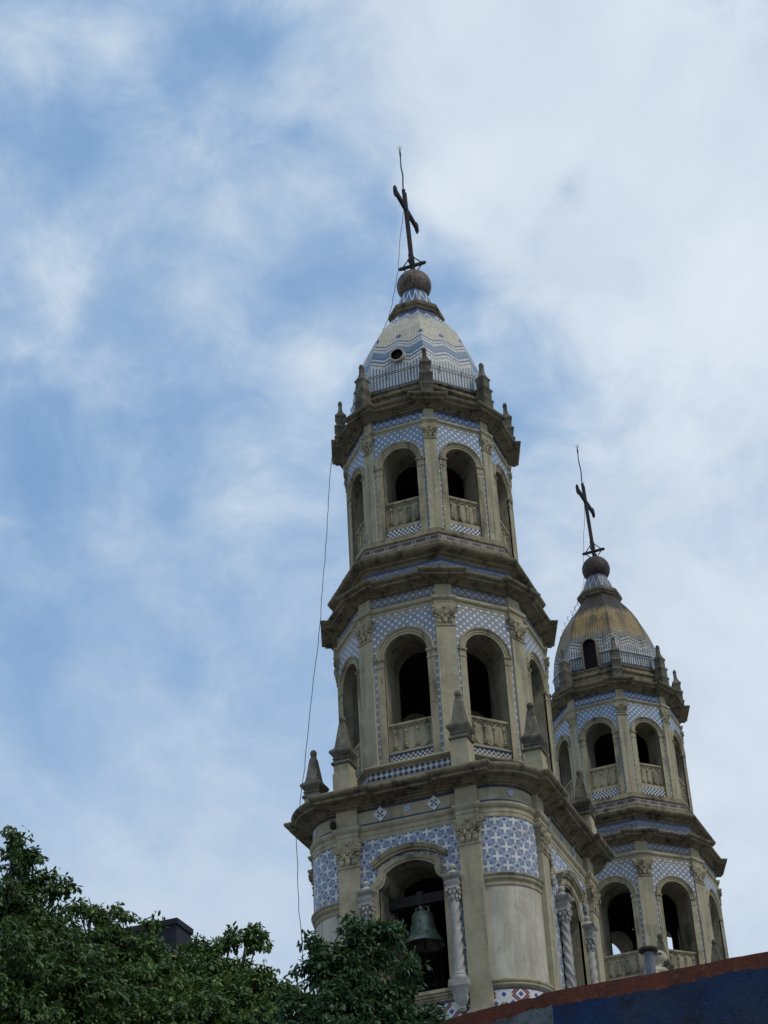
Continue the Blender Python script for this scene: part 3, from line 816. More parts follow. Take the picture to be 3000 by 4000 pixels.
for f in range(4):
    # frieze stripes and medallions
    q = FC[0 if f % 2 else 1]; M = fm(f); W = q['c']-WP
    for nm, z0, z1 in (('navy_stripe', 19.445, 19.498), ('navy_stripe', 19.118, 19.165)):
        mb = MB(); mb.box(M, -W, W, -.01, .004, z0, z1); mb.build(nm, 'navy_tile', tower, smooth=False)
        corner_strip(f, z0, z1, .004, 'navy_stripe', 'navy_tile', tower)
    for cu, h, mm in ((-W*.545, .185, 'medallion_tile'), (W*.545, .185, 'medallion_tile'), (0, .088, 'blue_medallion_tile')):
        mb = MB(); zc = 19.325
        P = [(cu, zc-h), (cu+h, zc), (cu, zc+h), (cu-h, zc)]
        mb.face([M(u, .014, z) for u, z in P], [(-1, -1), (1, -1), (1, 1), (-1, 1)])
        mb.loft([[M(u, -.005, z) for u, z in P], [M(u, .014, z) for u, z in P]], True)
        mb.build('medallion', mm, tower, smooth=False)
    sx = 1 if f in (0, 1) else -1; sy_ = -1 if f in (0, 3) else 1
    mb = MB(); P = []
    for da, dz_ in ((0, -.088), (.09, 0), (0, .088), (-.09, 0)):
        a = pi/4+da; P.append((sx*(K[0]+.956*sin(a)), sy_*(K[1]+.966*cos(a)), 19.325+dz_))
    mb.face(P, [(-1, -1), (1, -1), (1, 1), (-1, 1)]); mb.build('medallion', 'blue_medallion_tile', tower, smooth=False)
    # rounded corner: tiles, mouldings, plaster drum, plinth
    corner_strip(f, 17.46, 18.77, .006, 'tile_panel', 'tile_star', tower)
    corner_strip(f, 0, 0, 0, 'string_course', 'trim_stone', tower, False, [(-.02, 17.20), (.02, 17.205), (.03, 17.25), (.015, 17.27), (.02, 17.31), (.055, 17.33), (.07, 17.37), (.055, 17.40), (.085, 17.42), (.09, 17.455), (.06, 17.475), (0, 17.48)])
    corner_strip(f, 15.15, 17.24, .0, 'drum_wall', 'pale_plaster', tower)
    corner_strip(f, 0, 0, 0, 'string_course', 'trim_stone', tower, False, [(-.02, 14.985), (.01, 14.99), (.02, 15.02), (.05, 15.03), (.06, 15.07), (.045, 15.09), (.07, 15.11), (.075, 15.15), (.045, 15.185), (0, 15.20)])
    corner_strip(f, 14.955, 14.995, .012, 'navy_stripe', 'navy_tile', tower)
    corner_strip(f, 14.30, 14.96, .006, 'plinth_tiles', 'plinth_tile', tower)
    corner_strip(f, 11.5, 14.31, .0, 'drum_wall', 'pale_plaster', tower)
    # pilasters
    for s in (-1, 1):
        vp = q['p']-q['d']
        Mp = (lambda M, c: (lambda u, v, z: M(u+c, v, z)))(M, s*q['c'])
        mb = MB(); mb.box(Mp, -WP, WP, -.30, vp, 14.62, 18.165)
        for z0, z1, e in ((11.5, 14.50, .05), (14.50, 14.56, .045), (14.56, 14.62, .025)): mb.box(Mp, -WP-e, WP+e, -.30, vp+e, z0, z1)
        p = mb.build('pilaster', 'stone', tower, smooth=False)
        mb = MB(); capital(mb, Mp, WP, 18.20, 18.76, vp, back=-.05); mb.build('capital', 'trim_stone', p, angle=60)

# portal with mixtilinear arch
def portal_outline(grow=0.0):
    g = grow
    pts = [(-.73-g, 15.14), (-.73-g, 17.45)]
    for a in np.linspace(0, pi/2, 9):              # small reversed curve up to the shoulder
        pts.append((-.73-g+(.18+g*.15)*sin(a)*1.0, 17.58+g*.6+(.30+g*.1)*(1-cos(a))))
    hw = .55+g*.85; sag = .19; R = (hw*hw+sag*sag)/(2*sag); zs = 17.90+g*.75
    a0 = math.asin(hw/R)
    top = [(R*sin(a), zs+sag-R+R*cos(a)) for a in np.linspace(-a0, a0, 21)]
    left = pts; right = [(-u, z) for u, z in reversed(pts)]
    return left+top+right
def build_portal(f):
    q = FC[0 if f % 2 else 1]; M = fm(f); W = q['c']-WP+.01; zt = 18.765; zb = 14.92; dep = 1.05
    inn, out = portal_outline(0), portal_outline(.19)
    # clean monotone helper for columns of tile above the outline
    def top_at(outl, u):
        zz_ = [z for (x, z) in outl if abs(x-u) < 1e-9]; best = 15.14
        for (x0, z0), (x1, z1) in zip(outl, outl[1:]):
            if min(x0, x1)-1e-9 <= u <= max(x0, x1)+1e-9:
                t = .5 if abs(x1-x0) < 1e-9 else (u-x0)/(x1-x0)
                best = max(best, z0+(z1-z0)*t if abs(x1-x0) > 1e-9 else max(z0, z1))
        return best
    # masonry
    mb = MB()
    us = sorted(set([round(x, 4) for x, z in inn]))
    mb.face([M(-W, 0, zb), M(-.73, 0, zb), M(-.73, 0, zt), M(-W, 0, zt)]); mb.face([M(.73, 0, zb), M(W, 0, zb), M(W, 0, zt), M(.73, 0, zt)])
    for a, b in zip(us, us[1:]):
        e = 1e-5; za, zc = top_at(inn, a+e), top_at(inn, b-e)
        mb.face([M(a, 0, za), M(b, 0, zc), M(b, 0, zt), M(a, 0, zt)])
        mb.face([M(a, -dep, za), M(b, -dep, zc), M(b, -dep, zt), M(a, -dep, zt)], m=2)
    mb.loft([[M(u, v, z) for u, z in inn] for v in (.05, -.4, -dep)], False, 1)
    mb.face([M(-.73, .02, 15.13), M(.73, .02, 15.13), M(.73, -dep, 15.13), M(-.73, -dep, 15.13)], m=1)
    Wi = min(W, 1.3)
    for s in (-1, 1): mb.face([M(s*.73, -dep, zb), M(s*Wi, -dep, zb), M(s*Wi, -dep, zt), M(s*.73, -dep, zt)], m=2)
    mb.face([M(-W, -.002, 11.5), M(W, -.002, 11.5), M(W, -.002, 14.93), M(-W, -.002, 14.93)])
    mb.build('masonry', ['stone', 'reveal_plaster', 'interior_shade'], tower)
    # tiles
    mb = MB(); v = .012
    def tq(a, b, za, zc): mb.face([M(a, v, za), M(b, v, zc), M(b, v, zt), M(a, v, zt)], [(a, za), (b, zc), (b, zt), (a, zt)])
    uo = sorted(set([round(x, 4) for x, z in out]+[-W, W]))
    for a, b in zip(uo, uo[1:]):
        e = 1e-5
        if b <= -.92+e or a >= .92-e: tq(a, b, zb, zb)
        else: tq(a, b, top_at(out, a+e)-.03, top_at(out, b-e)-.03)
    mb.build('tile_panel', 'tile_star', tower, smooth=False)
    mb = MB(); mb.face([M(-W, .008, 14.2), M(W, .008, 14.2), M(W, .008, 14.86), M(-W, .008, 14.86)], [(-W, 14.2), (W, 14.2), (W, 14.86), (-W, 14.86)])
    mb.build('plinth_tiles', 'plinth_tile', tower, smooth=False)
    mb = MB(); mb.box(M, -W, W, -.02, .014, 14.865, 14.915); mb.build('navy_stripe', 'navy_tile', tower, smooth=False)
    # surround: bands following the outline, and the hood
    mb = MB(); 
    outl = [portal_outline(g) for g in (0, .06, .07, .13, .19)]
    vv = (.045, .05, .075, .08, .09)
    rows = [[M(u, -.01, z) for u, z in outl[0]]]+[[M(u, v_, z) for u, z in o_] for o_, v_ in zip(outl, vv)]+[[M(u, .0, z) for u, z in outl[-1]]]
    mb.loft(rows, False)
    hw, sag = .87, .30; R = (hw*hw+sag*sag)/(2*sag); a0 = math.asin(hw/R); zc = 18.14+sag-R
    pr = [(R-.13, .0), (R-.13, .10), (R-.09, .11), (R-.075, .15), (R-.03, .17), (R+.0, .19), (R+.015, .18), (R+.015, 0)]
    hood = [[M(r*sin(a), v_, zc+r*cos(a)) for r, v_ in pr] for a in np.linspace(-a0, a0, 25)]
    mb.loft(hood, False); mb.face(hood[0]); mb.face(hood[-1])
    mb.build('arch_surround', 'trim_stone', tower, angle=45)
    # sill
    mb = MB(); 
    for z0, z1, e in ((14.915, 14.96, .02), (14.96, 15.01, .05), (15.01, 15.07, .09), (15.07, 15.14, .13)): mb.box(M, -W, W, -.02, e, z0, z1)
    mb.build('sill', 'trim_stone', tower, smooth=False)
    # twisted columns
    for s in (-1, 1):
        cu, cv = s*.98, .13
        C = (lambda M, a, b: (lambda u, v, z: M(u+a, v+b, z)))(M, cu, cv)
        mb = MB(); n = 24; nz = 64; rings = []
        for i in range(nz+1):
            t = i/nz; z = 15.42+1.52*t; tw_ = s*t*2*pi*1.55; tap = .105-.018*t
            rings.append([C((tap+.016*cos(4*(a+tw_)))*cos(a), (tap+.016*cos(4*(a+tw_)))*sin(a), z) for a in np.linspace(0, 2*pi, n, endpoint=False)])
        mb.loft(rings, True)
        mb.lathe([(.09, 15.22), (.17, 15.24), (.18, 15.28), (.16, 15.31), (.13, 15.33), (.14, 15.36), (.13, 15.39), (.105, 15.42)], 18, C)
        mb.box(C, -.20, .20, -.15, .18, 15.16, 15.235)
        o_ = mb.build('twisted_column', 'column_marble', tower, angle=60)
        mb = MB(); mb.lathe([(.09, 16.93), (.105, 16.95), (.085, 16.965), (.095, 17.05), (.125, 17.17), (.15, 17.20)], 14, C)
        for i in range(8):
            a = i*pi/4; mb.ell(C, .11*cos(a), .11*sin(a), 17.02, .035, .035, .06, 6, 4); mb.ell(C, .135*cos(a+.39), .135*sin(a+.39), 17.12, .035, .035, .05, 6, 4)
        for i in range(4):
            a = i*pi/2+pi/4; mb.ell(C, .17*cos(a), .17*sin(a), 17.17, .042, .042, .045, 7, 5)
        mb.box(C, -.15, .15, -.14, .15, 17.20, 17.235)
        mb.build('capital', 'column_marble', o_, angle=60)
        mb = MB()
        sq_ = lambda h, z: [C(-h, -.14, z), C(h, -.14, z), C(h, h-.0, z), C(-h, h-.0, z)]
        mb.loft([sq_(h, z) for h, z in [(.12, 17.235), (.12, 17.30), (.15, 17.33), (.155, 17.37), (.12, 17.40), (.13, 17.43), (.18, 17.46), (.20, 17.48), (.21, 17.52), (.15, 17.54)]], True, cap1=True)
        mb.lathe([(.15, 17.53), (.14, 17.58), (.09, 17.62), (.05, 17.64), (.045, 17.66), (.075, 17.69), (.08, 17.73), (.05, 17.775), (.0, 17.79)], 14, C)
        mb.build('entablature_block', 'column_marble', o_, angle=50)
        mb = MB(); mb.loft([[C(-h, -.14, z), C(h, -.14, z), C(h, v_, z), C(-h, v_, z)] for h, v_, z in [(.04, -.02, 14.60), (.07, .02, 14.66), (.06, .0, 14.70), (.11, .05, 14.78), (.15, .10, 14.88), (.13, .10, 14.93), (.16, .14, 14.98), (.18, .16, 15.06), (.21, .19, 15.09), (.21, .19, 15.16)]], True, cap0=True)
        mb.build('bracket', 'column_marble', o_, angle=45)
for f in range(4): build_portal(f)
# scrolled cartouches on the long faces beside the arch
for f in (1, 3):
    M = fm(f)
    for s in (-1, 1):
        mb = MB(); cu = s*1.30
        for i in range(9):
            t = i/8; mb.ell(M, cu+.07*sin(t*9)*s, .05, 17.75+.75*t, .075, .05, .075, 7, 4)
        mb.build('cartouche', 'trim_stone', tower, angle=60)
# inside: floors, ceilings
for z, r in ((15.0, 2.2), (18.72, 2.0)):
    mb = MB(); mb.face([(r*sx_, 1.2*r*sy_, z) for sx_, sy_ in ((-1, -1), (1, -1), (1, 1), (-1, 1))]); mb.build('floor_slab', 'interior_shade', tower, smooth=False)
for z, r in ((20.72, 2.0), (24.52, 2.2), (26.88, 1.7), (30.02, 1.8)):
    mb = MB(); mb.face(plain_ring(r, z)); mb.build('floor_slab', 'interior_shade', tower, smooth=False)
mb = MB(); mb.loft([sq_ring(-.06, 0.0), sq_ring(-.06, 11.5)], True); mb.build('shaft_wall', 'pale_plaster', tower)
# plinth of stage two
mb = MB(); mb.loft([plain_ring(R, z) for R, z in [(2.62, 19.85), (2.62, 20.56), (2.65, 20.575), (2.67, 20.60), (2.715, 20.615), (2.73, 20.65), (2.715, 20.68), (2.65, 20.70), (2.3, 20.71)]], True)
mb.build('plinth', 'stone', tower, angle=45)
ring_band(2.626, 20.36, 20.555, 'diamond_band', 'diamond_navy', tower)
# obelisks
def obelisk(cx, cy):
    M = lambda u, v, z: (cx+u, cy+v, z)
    sq = lambda h0, z, k=.76: (lambda h: [M(-h, -h, z), M(h, -h, z), M(h, h, z), M(-h, h, z)])(h0*k)
    mb = MB(); mb.loft([sq(h, z) for h, z in [(.275, 19.80), (.275, 20.36), (.245, 20.365), (.245, 20.58)]], True, cap1=True)
    o = mb.build('obelisk', 'stone', tower, smooth=False)
    mb = MB(); mb.loft([sq(h, z) for h, z in [(.245, 20.58), (.30, 20.59), (.305, 20.62), (.26, 20.67), (.235, 20.685), (.25, 20.70), (.275, 20.725), (.25, 20.755), (.235, 20.77), (.26, 20.79), (.30, 20.83), (.34, 20.87), (.345, 20.90), (.33, 20.935), (.26, 20.98), (.225, 21.0), (.22, 21.03), (.205, 21.05), (.10, 21.60), (.085, 21.63)]], True, cap1=True)
    mb.build('spire', 'mossy_stone', o, angle=40)
    mb = MB(); mb.lathe([(.062, 21.62), (.075, 21.645), (.075, 21.66), (.05, 21.68), (.07, 21.70), (.082, 21.745), (.082, 21.77), (.068, 21.81), (.04, 21.84), (.001, 21.848)], 14, M)
    mb.build('finial_ball', 'mossy_stone', o, angle=70)
for sx_ in (-1, 1):
    for sy_ in (-1, 1):
        obelisk(sx_*1.39, sy_*3.25); obelisk(sx_*2.66, sy_*1.95)

# ----- the second tower is a copy, slightly turned; only the dome differs
tower2 = copy_tree(tower)
tower2.location = (.343, 16.965, 0); tower2.rotation_euler = (0, 0, -.041)
tag(tower, 'nearer and larger domed bell tower with cream tiled dome and hanging green bell', 'bell tower', 'twin church bell towers')
tag(tower2, 'farther bell tower with brown stained golden dome behind the nearer tower', 'bell tower', 'twin church bell towers')
def kids(o): return [q for q in COL.objects if q.parent == o]
for o in kids(tower2):
    b = o.name.split('.')[0]
    if b in ('dome', 'tiled_neck', 'globe'):
        o.data = o.data.copy(); o.data.materials[0] = MATS[{'dome': 'stained_dome_tile', 'tiled_neck': 'stained_cone_tile', 'globe': 'stained_globe_mosaic'}[b]]
        o['label'] = {'dome': 'dome stained brown and gold', 'tiled_neck': 'stained dark tiled neck', 'globe': 'dark brown globe'}[b]
# round window in the near dome
mb = MB(); n = 24
Mo = lambda u, v, z: (u+.04, -1.63*SY-v, z)
zc = 32.62
for r, v0_, v1_, mm in ((.205, -.3, .16, 0), (.165, .16, .05, 1)):
    mb.loft([[Mo(r*cos(a), v, zc+r*sin(a)) for a in np.linspace(0, 2*pi, n, endpoint=False)] for v in (v0_, v1_)], True, mm)
mb.loft([[Mo(r*cos(a), .16, zc+r*sin(a)) for a in np.linspace(0, 2*pi, n, endpoint=False)] for r in (.165, .205)], True, 0)
mb.face([Mo(.17*cos(a), .06, zc+.17*sin(a)) for a in np.linspace(0, 2*pi, n, endpoint=False)], m=1)  # black disc paints the opening's shade over the unpierced dome
mb.build('oculus', ['pale_plaster', 'interior_shade'], tower)
# arched dormer door in the far dome
mb = MB(); Md = lambda u, v, z: (u, -1.72*SY-v, z)
def door_pts(w, zb, zs): return [(-w, zb)]+arch_pts(w, zs, 14)+[(w, zb)]
o_, i_ = door_pts(.27, 31.55, 32.40), door_pts(.215, 31.55, 32.40)
mb.loft([[Md(u, -.7, z) for u, z in o_], [Md(u, .16, z) for u, z in o_], [Md(u, .16, z) for u, z in i_], [Md(u, -.5, z) for u, z in i_]], False, [0, 0, 1])
mb.face([Md(u, .03, z) for u, z in i_], m=1)  # panel coloured black for the shaded doorway, dome closed behind it
d2 = mb.build('dormer', ['weathered_stone', 'interior_shade'], tower2)
# iron hoop rail round the near dome
mb = MB(); rr = plain_ring(1.90, 32.13); mb.tube(rr+[rr[0]], .011, 5)
for k in range(8):
    for t in (.3, .75):
        p, q = Vector(rr[k]), Vector(rr[(k+1) % 8]); e = p.lerp(q, t); mb.tube([e+Vector((0, 0, .06)), e, e*.97+Vector((0, 0, 32.13*.03-.22))], .008, 4)
mb.build('rail', 'iron', tower)
mb = MB(); rr = plain_ring(1.90, 32.05); mb.tube(rr+[rr[0]], .013, 5); mb.build('rail', 'iron', tower2)
# rung ladder up the far dome
a = VA[0]-radians(22)
for i, (R, z) in enumerate(dense(DP, 30)):
    e = Vector((cos(a), sin(a)*SY, 0)); b = e*(R*.955); p = Vector((b.x, b.y, z)); q = p+e*.07
    if i % 2 == 0:
        mb = MB(); mb.tube([p, q+Vector((0, 0, .05)), q+Vector((0, 0, .17)), p+Vector((0, 0, .16))], .0075, 4); mb.build('rung', 'iron', tower2)

# ------------------------------------------------------------------ bells
def bell(loc, rot, label):
    t = empty('bell', loc); t.rotation_euler = (0, 0, rot)
    mb = MB(); prof = [(.05, .72), (.17, .715), (.215, .69), (.235, .64), (.24, .58), (.25, .48), (.27, .36), (.30, .26), (.345, .17), (.355, .165), (.35, .155), (.365, .145), (.42, .06), (.445, .01), (.44, -.012), (.41, -.01), (.36, .07), (.30, .20), (.25, .30)]
    mb.lathe(prof, 32); mb.lathe([(.243, .60), (.250, .61), (.250, .625), (.240, .635)], 32)
    for k in (0,):
        B = lambda u, v, z: (u, -.262-v, z)
        mb.box(B, -.012, .012, -.02, .012, .34, .54); mb.box(B, -.05, .05, -.02, .012, .45, .475)
    mb.build('bell_body', 'bronze', t, angle=60)
    mb = MB()
    for s in (-1, 1):
        mb.tube([(s*.05, 0, .71), (s*.14, 0, .74), (s*.15, 0, .82), (s*.06, 0, .86), (0, 0, .84)], .028, 6)
        mb.tube([(0, s*.05, .71), (0, s*.12, .75), (0, s*.11, .82), (0, 0, .85)], .028, 6)
    mb.tube([(0, 0, .70), (0, 0, .92)], .05, 8)
    mb.build('crown_loops', 'bronze', t, angle=60)
    mb = MB(); mb.tube([(0, 0, .5), (0, 0, .02), (0, 0, -.08)], [.02, .03, .05], 7); mb.build('clapper', 'iron', t)
    mb = MB(); mb.box(lambda u, v, z: (u, v, z), -.075, .075, -.13, .13, .86, 1.16); mb.build('strap', 'iron', t)
    mb = MB(); mb.box(lambda u, v, z: (u, v, z), -.76, .76, -.10, .10, .88, 1.10)
    mb.build('headstock', 'dark_timber', t, smooth=False)
    return tag(t, label, 'bell', 'church bells in the near tower')
bell((0, -2.55, 16.42), 0, 'green bronze bell hanging in the left arch of the nearer tower')
bell((1.98, -.05, 16.42), pi/2, 'dark bell edge seen between twisted columns on the right hand side of the nearer tower')

# ------------------------------------------------------------------ lightning cables
def cable(name, pts, label, r=.008):
    out = []
    for p, q in zip(pts, pts[1:]):
        p, q = Vector(p), Vector(q); n = max(2, int((q-p).length/.25))
        for i in range(n): out.append(p.lerp(q, i/n)+Vector((random.uniform(-1, 1), random.uniform(-1, 1), 0))*.012)
    out.append(Vector(pts[-1])); mb = MB(); mb.tube(out, r, 4); o = mb.build(name, 'wire')
    return tag(o, label, 'cable', 'lightning cables')
def lat(px_, py_, X, Y):                            # sight line brought to the vertical plane through (X, Y) facing the camera
    d = ray(px_, py_); n = Vector((CAM.x-X, CAM.y-Y, 0)).normalized(); s = (Vector((X, Y, 0))-CAM).dot(n)/d.dot(n); return CAM+d*s
cpx = [(1577, 826), (1565, 920), (1555, 1053), (1532, 1191), (1517, 1245), (1462, 1372), (1402, 1528), (1376, 1596)]
cable('lightning_cable', [lat(*p, 0, 0) for p in cpx]+[lat(1352, 1690, -.9, -1.6), lat(1295, 1790, -2.2, -1.2), lat(1268, 2200, -2.4, -1.2), lat(1249, 2443, -2.55, -1.3), lat(1215, 2760, -2.6, -1.4), lat(1180, 3080, -2.7, -1.6), lat(1157, 3265, -2.75, -1.6), lat(1168, 3560, -2.75, -1.7), lat(1190, 3830, -2.75, -1.7)], 'thin cable hanging down the left side of the nearer tower from its cross')
cpx = [(2284, 1962), (2281, 2080), (2279, 2160), (2281, 2282), (2262, 2335), (2238, 2400), (2218, 2460), (2200, 2540)]
cable('lightning_cable', [lat(*p, .34, 16.9) for p in cpx]+[lat(2160, 2660, -.8, 15.2)], 'thin cable running down from the cross of the farther stained dome', .008)

# ------------------------------------------------------------------ pigeons
def pigeon(loc, rot, label, s=1.0, m='pigeon_feather'):
    mb = MB(); M = lambda u, v, z: (u*s, v*s, z*s)
    mb.ell(M, 0, 0, .10, .13, .065, .075, 10, 7); mb.ell(M, .10, 0, .175, .045, .04, .07, 8, 6); mb.ell(M, .115, 0, .225, .042, .036, .036, 8, 6)
    mb.loft([[M(-.08, -.05, .10), M(-.08, .05, .10), M(-.08, .05, .13), M(-.08, -.05, .13)], [M(-.25, -.035, .05), M(-.25, .035, .05), M(-.25, .035, .062), M(-.25, -.035, .062)]], True, cap1=True)
    mb.loft([[M(.15, -.012, .218), M(.15, .012, .218), M(.15, 0, .232)], [M(.185, -.002, .214), M(.185, .002, .214), M(.185, 0, .218)]], True)
    for q in (-.025, .025): mb.tube([M(.01, q, .05), M(.015, q, 0)], .008*s, 4)
    o = mb.build('pigeon', m, angle=80); o.location = loc; o.rotation_euler = (0, 0, rot)
    return tag(o, label, 'bird')
pigeon((2.12, .93, 30.79), 2.4, 'dark pigeon perched on the upper right cornice corner of the nearer tower', .9)
pigeon((-1.70, -3.30, 19.105), 2.0, 'brown bird sitting on the moulding at the left corner pilaster', 1.15, 'brown_feather')

# ------------------------------------------------------------------ church front between the towers, and the saint on top
mb = MB(); I = lambda u, v, z: (u, v, z)
mb.box(I, 1.6, 2.99, 3.7, 13.4, 0, 15.2)
mb.loft([[(x, 3.7, 15.2), (x, 13.4, 15.2), (x, 9.4, 16.6), (x, 7.6, 16.6)] for x in (1.62, 2.98)], True, cap0=True, cap1=True)
mb.build('church_front', 'pale_plaster'); cf = bpy.data.objects['church_front']
tag(cf, 'plain pale church front wall joining the two bell towers under the statue', 'church wall')
mb = MB(); mb.box(I, 1.85, 2.95, 8.0, 9.0, 16.6, 16.83); pd = mb.build('pedestal', 'statue_stone', cf, smooth=False)
# statue: one continuous robed body, looking out over the street (+x)
sx0, sy0, sz0 = 0.0, 0.0, 0.0
rings = []
for z, rx_, ry_, ox in [(0, .36, .40, .0), (.05, .37, .41, 0), (.5, .30, .36, .0), (.9, .26, .33, 0), (1.15, .25, .35, .02), (1.36, .23, .40, .03), (1.52, .20, .40, .04), (1.60, .16, .30, .05), (1.655, .11, .17, .07), (1.69, .085, .095, .10), (1.74, .08, .085, .125), (1.79, .10, .095, .135), (1.83, .125, .108, .15), (1.88, .135, .115, .155), (1.93, .138, .118, .152), (1.98, .128, .112, .145), (2.02, .10, .09, .138), (2.045, .05, .045, .135), (2.05, .005, .005, .135)]:
    ring = []
    for k in range(24):
        a = 2*pi*k/24; fold = 1+(.05*sin(a*7+z*2) if z < 1.5 else 0)
        x = rx_*cos(a)*fold; y = ry_*sin(a)*fold
        if 1.82 < z < 1.96 and abs(a if a < pi else a-2*pi) < .2: x += {True: .035, False: .012}[1.84 < z < 1.90]     # nose
        if 1.78 < z < 1.84 and abs(a if a < pi else a-2*pi) < .5: x += .012
        ring.append((sx0+ox+x, sy0+y, sz0+z))
    rings.append(ring)
mb = MB(); mb.loft(rings, True, cap1=True)
for s in (-1, 1):                                   # sleeves and folded arms with hands
    mb.tube([(sx0+.03, sy0+s*.34, sz0+1.50), (sx0+.08, sy0+s*.42, sz0+1.22), (sx0+.24, sy0+s*.28, sz0+1.08), (sx0+.36, sy0+s*.10, sz0+1.16)], [.12, .105, .095, .075], 10)
    for q in range(4): mb.tube([(sx0+.36, sy0+s*.10, sz0+1.16+.018*(q-1.5)), (sx0+.41, sy0+s*.05, sz0+1.19+.018*(q-1.5)), (sx0+.42, sy0+s*.005, sz0+1.22+.016*(q-1.5))], [.013, .012, .009], 6)
    mb.tube([(sx0+.35, sy0+s*.10, sz0+1.20), (sx0+.36, sy0+s*.06, sz0+1.26)], [.014, .010], 6)
    mb.ell(I, sx0+.15, sy0+s*.118, sz0+1.89, .03, .015, .04, 7, 5)
    mb.ell(I, sx0+.255, sy0+s*.045, sz0+1.905, .012, .018, .012, 6, 4)
stt = mb.build('statue', 'statue_stone', None, angle=70)
mb = MB(); rg = []
for i in range(13):                                  # tonsure: a wreath of hair round the back and sides
    a = radians(50)+radians(260)*i/12; rg.append((sx0+.15+.13*cos(a), sy0+.112*sin(a), sz0+1.945-.02*cos(a)))
mb.tube(rg, [.012]+[.032]*11+[.012], 7); 
bt = [(sx0+.255, sy0, sz0+1.80), (sx0+.235, sy0, sz0+1.76)]; mb.tube(bt, [.045, .02], 7)
mb.build('hair', 'mossy_stone', stt)
mb = MB(); hd = [(sx0+.05+.20*cos(a), sy0+.33*sin(a), sz0+1.56+.05*cos(a*2)) for a in np.linspace(0, 2*pi, 25)]; mb.tube(hd, .045, 7, cap=False); mb.build('hood', 'statue_stone', stt)
for o_ in (stt,): o_.location = (2.43, 8.5, 16.83); o_.scale = (1.28, 1.28, 1.28)
tag(stt, 'stone statue of a robed monk with tonsured hair above the painted wall', 'statue')

# ------------------------------------------------------------------ blue wall with red band in front
WL = [(3.2, -18.38), (7.29, -19.27), (16.5, -19.52)]; ZW = 9.0
mb = MB(); s0 = -hypot(WL[1][0]-WL[0][0], WL[1][1]-WL[0][1]); th = .28
def off(i):
    return (WL[i][0]+.03, WL[i][1]+th)
ss = [s0, 0, hypot(WL[2][0]-WL[1][0], WL[2][1]-WL[1][1])]
for i in (0, 1):
    a, b = Vector(WL[i]), Vector(WL[i+1]); n = 70; c, d = Vector(off(i)), Vector(off(i+1))
    zt_ = [ZW+.004*sin(k*.37+i)+random.uniform(-.004, .004)-(.016 if random.random() < .05 else 0) for k in range(n+1)]; zt_[0] = zt_[n] = ZW
    for k in range(n):
        p, q = a.lerp(b, k/n), a.lerp(b, (k+1)/n); e, f = c.lerp(d, k/n), c.lerp(d, (k+1)/n)
        u0_, u1_ = ss[i]+(ss[i+1]-ss[i])*k/n, ss[i]+(ss[i+1]-ss[i])*(k+1)/n
        if i == 0: u0_, u1_ = u0_-.03, u1_-.03
        else: u0_, u1_ = u0_+.03, u1_+.03
        mb.face([(*p, 0), (*q, 0), (*q, zt_[k+1]), (*p, zt_[k])], [(u0_, 0), (u1_, 0), (u1_, zt_[k+1]), (u0_, zt_[k])])
        mb.face([(*p, zt_[k]), (*q, zt_[k+1]), (*f, zt_[k+1]), (*e, zt_[k])], [(u0_, ZW)]*4)
    mb.face([(*c, 0), (*d, 0), (*d, ZW-.04), (*c, ZW-.04)], [(ss[i], 9)]*4)
for i in (0, 2): mb.face([(*WL[i], 0), (*off(i), 0), (*off(i), ZW), (*WL[i], ZW)], [(ss[i], 0), (ss[i], 0), (ss[i], ZW), (ss[i], ZW)])
wall = mb.build('painted_wall', 'painted_wall', None, smooth=False)
tag(wall, 'dark blue street wall with a ragged rust red painted band along its top', 'wall')
mb = MB(); mb.loft([[(x, y, z) for x, y in ((3.5, -17.95), (7.3, -18.9), (16.4, -19.2), (16.4, -12.5), (3.5, -12.5))] for z in (0, 8.45)], True, cap1=True)
bb = mb.build('low_building', 'paving', None, smooth=False); tag(bb, 'low flat roofed building hidden behind the blue wall', 'building')
# vent pipe behind the wall
pv = at_dist(2531.7, 3713, 22.2)
vp_ = empty('vent_pipe', (pv.x, pv.y, 8.45))
hz = pv.z-8.45
mb = MB(); mb.lathe([(.062, 0), (.062, hz-.03)], 14); mb.build('pipe', 'zinc', vp_)
mb = MB(); mb.lathe([(.03, hz+.035), (.11, hz+.022), (.118, hz+.0), (.112, hz-.015), (.06, hz-.03)], 18, cap=True); mb.build('cap', 'iron', vp_)
mb = MB(); mb.loft([[(.02, -.12, .45), (.16, -.12, .45), (.16, -.02, .45), (.02, -.02, .45)], [(.03, -.12, .60), (.14, -.12, .60), (.14, -.02, .60), (.03, -.02, .60)], [(.10, -.12, .80), (.14, -.12, .80), (.14, -.02, .80), (.10, -.02, .80)]], True, cap1=True)
mb.build('flashing', 'red_paint', vp_, smooth=False)
tag(vp_, 'grey metal vent pipe with a round dark cap rising behind the wall', 'vent pipe')

# ------------------------------------------------------------------ dark rooftop block behind the trees
cn = at_dist(689, 3587, 31.0)
mb = MB(); ln, dp = 2.6, .55
mb.box(I, cn.x-ln, cn.x, cn.y, cn.y+dp, cn.z-2.6, cn.z-.10); mb.box(I, cn.x-ln-.03, cn.x+.03, cn.y-.03, cn.y+dp+.03, cn.z-.10, cn.z)
rb = mb.build('rooftop_block', 'dark_paint', None, smooth=False)
mb = MB(); mb.box(I, cn.x-6, cn.x+.6, cn.y-.4, cn.y+7, 0, cn.z-2.6); mb.build('wall', 'dark_paint', rb, smooth=False)
mb = MB(); mb.tube([(cn.x-1.75, cn.y+.2, cn.z-.05), (cn.x-1.75, cn.y+.2, cn.z+.35)], .03, 6); mb.build('mast', 'iron', rb)
tag(rb, 'nearly black rooftop block of a building behind the left trees', 'building')

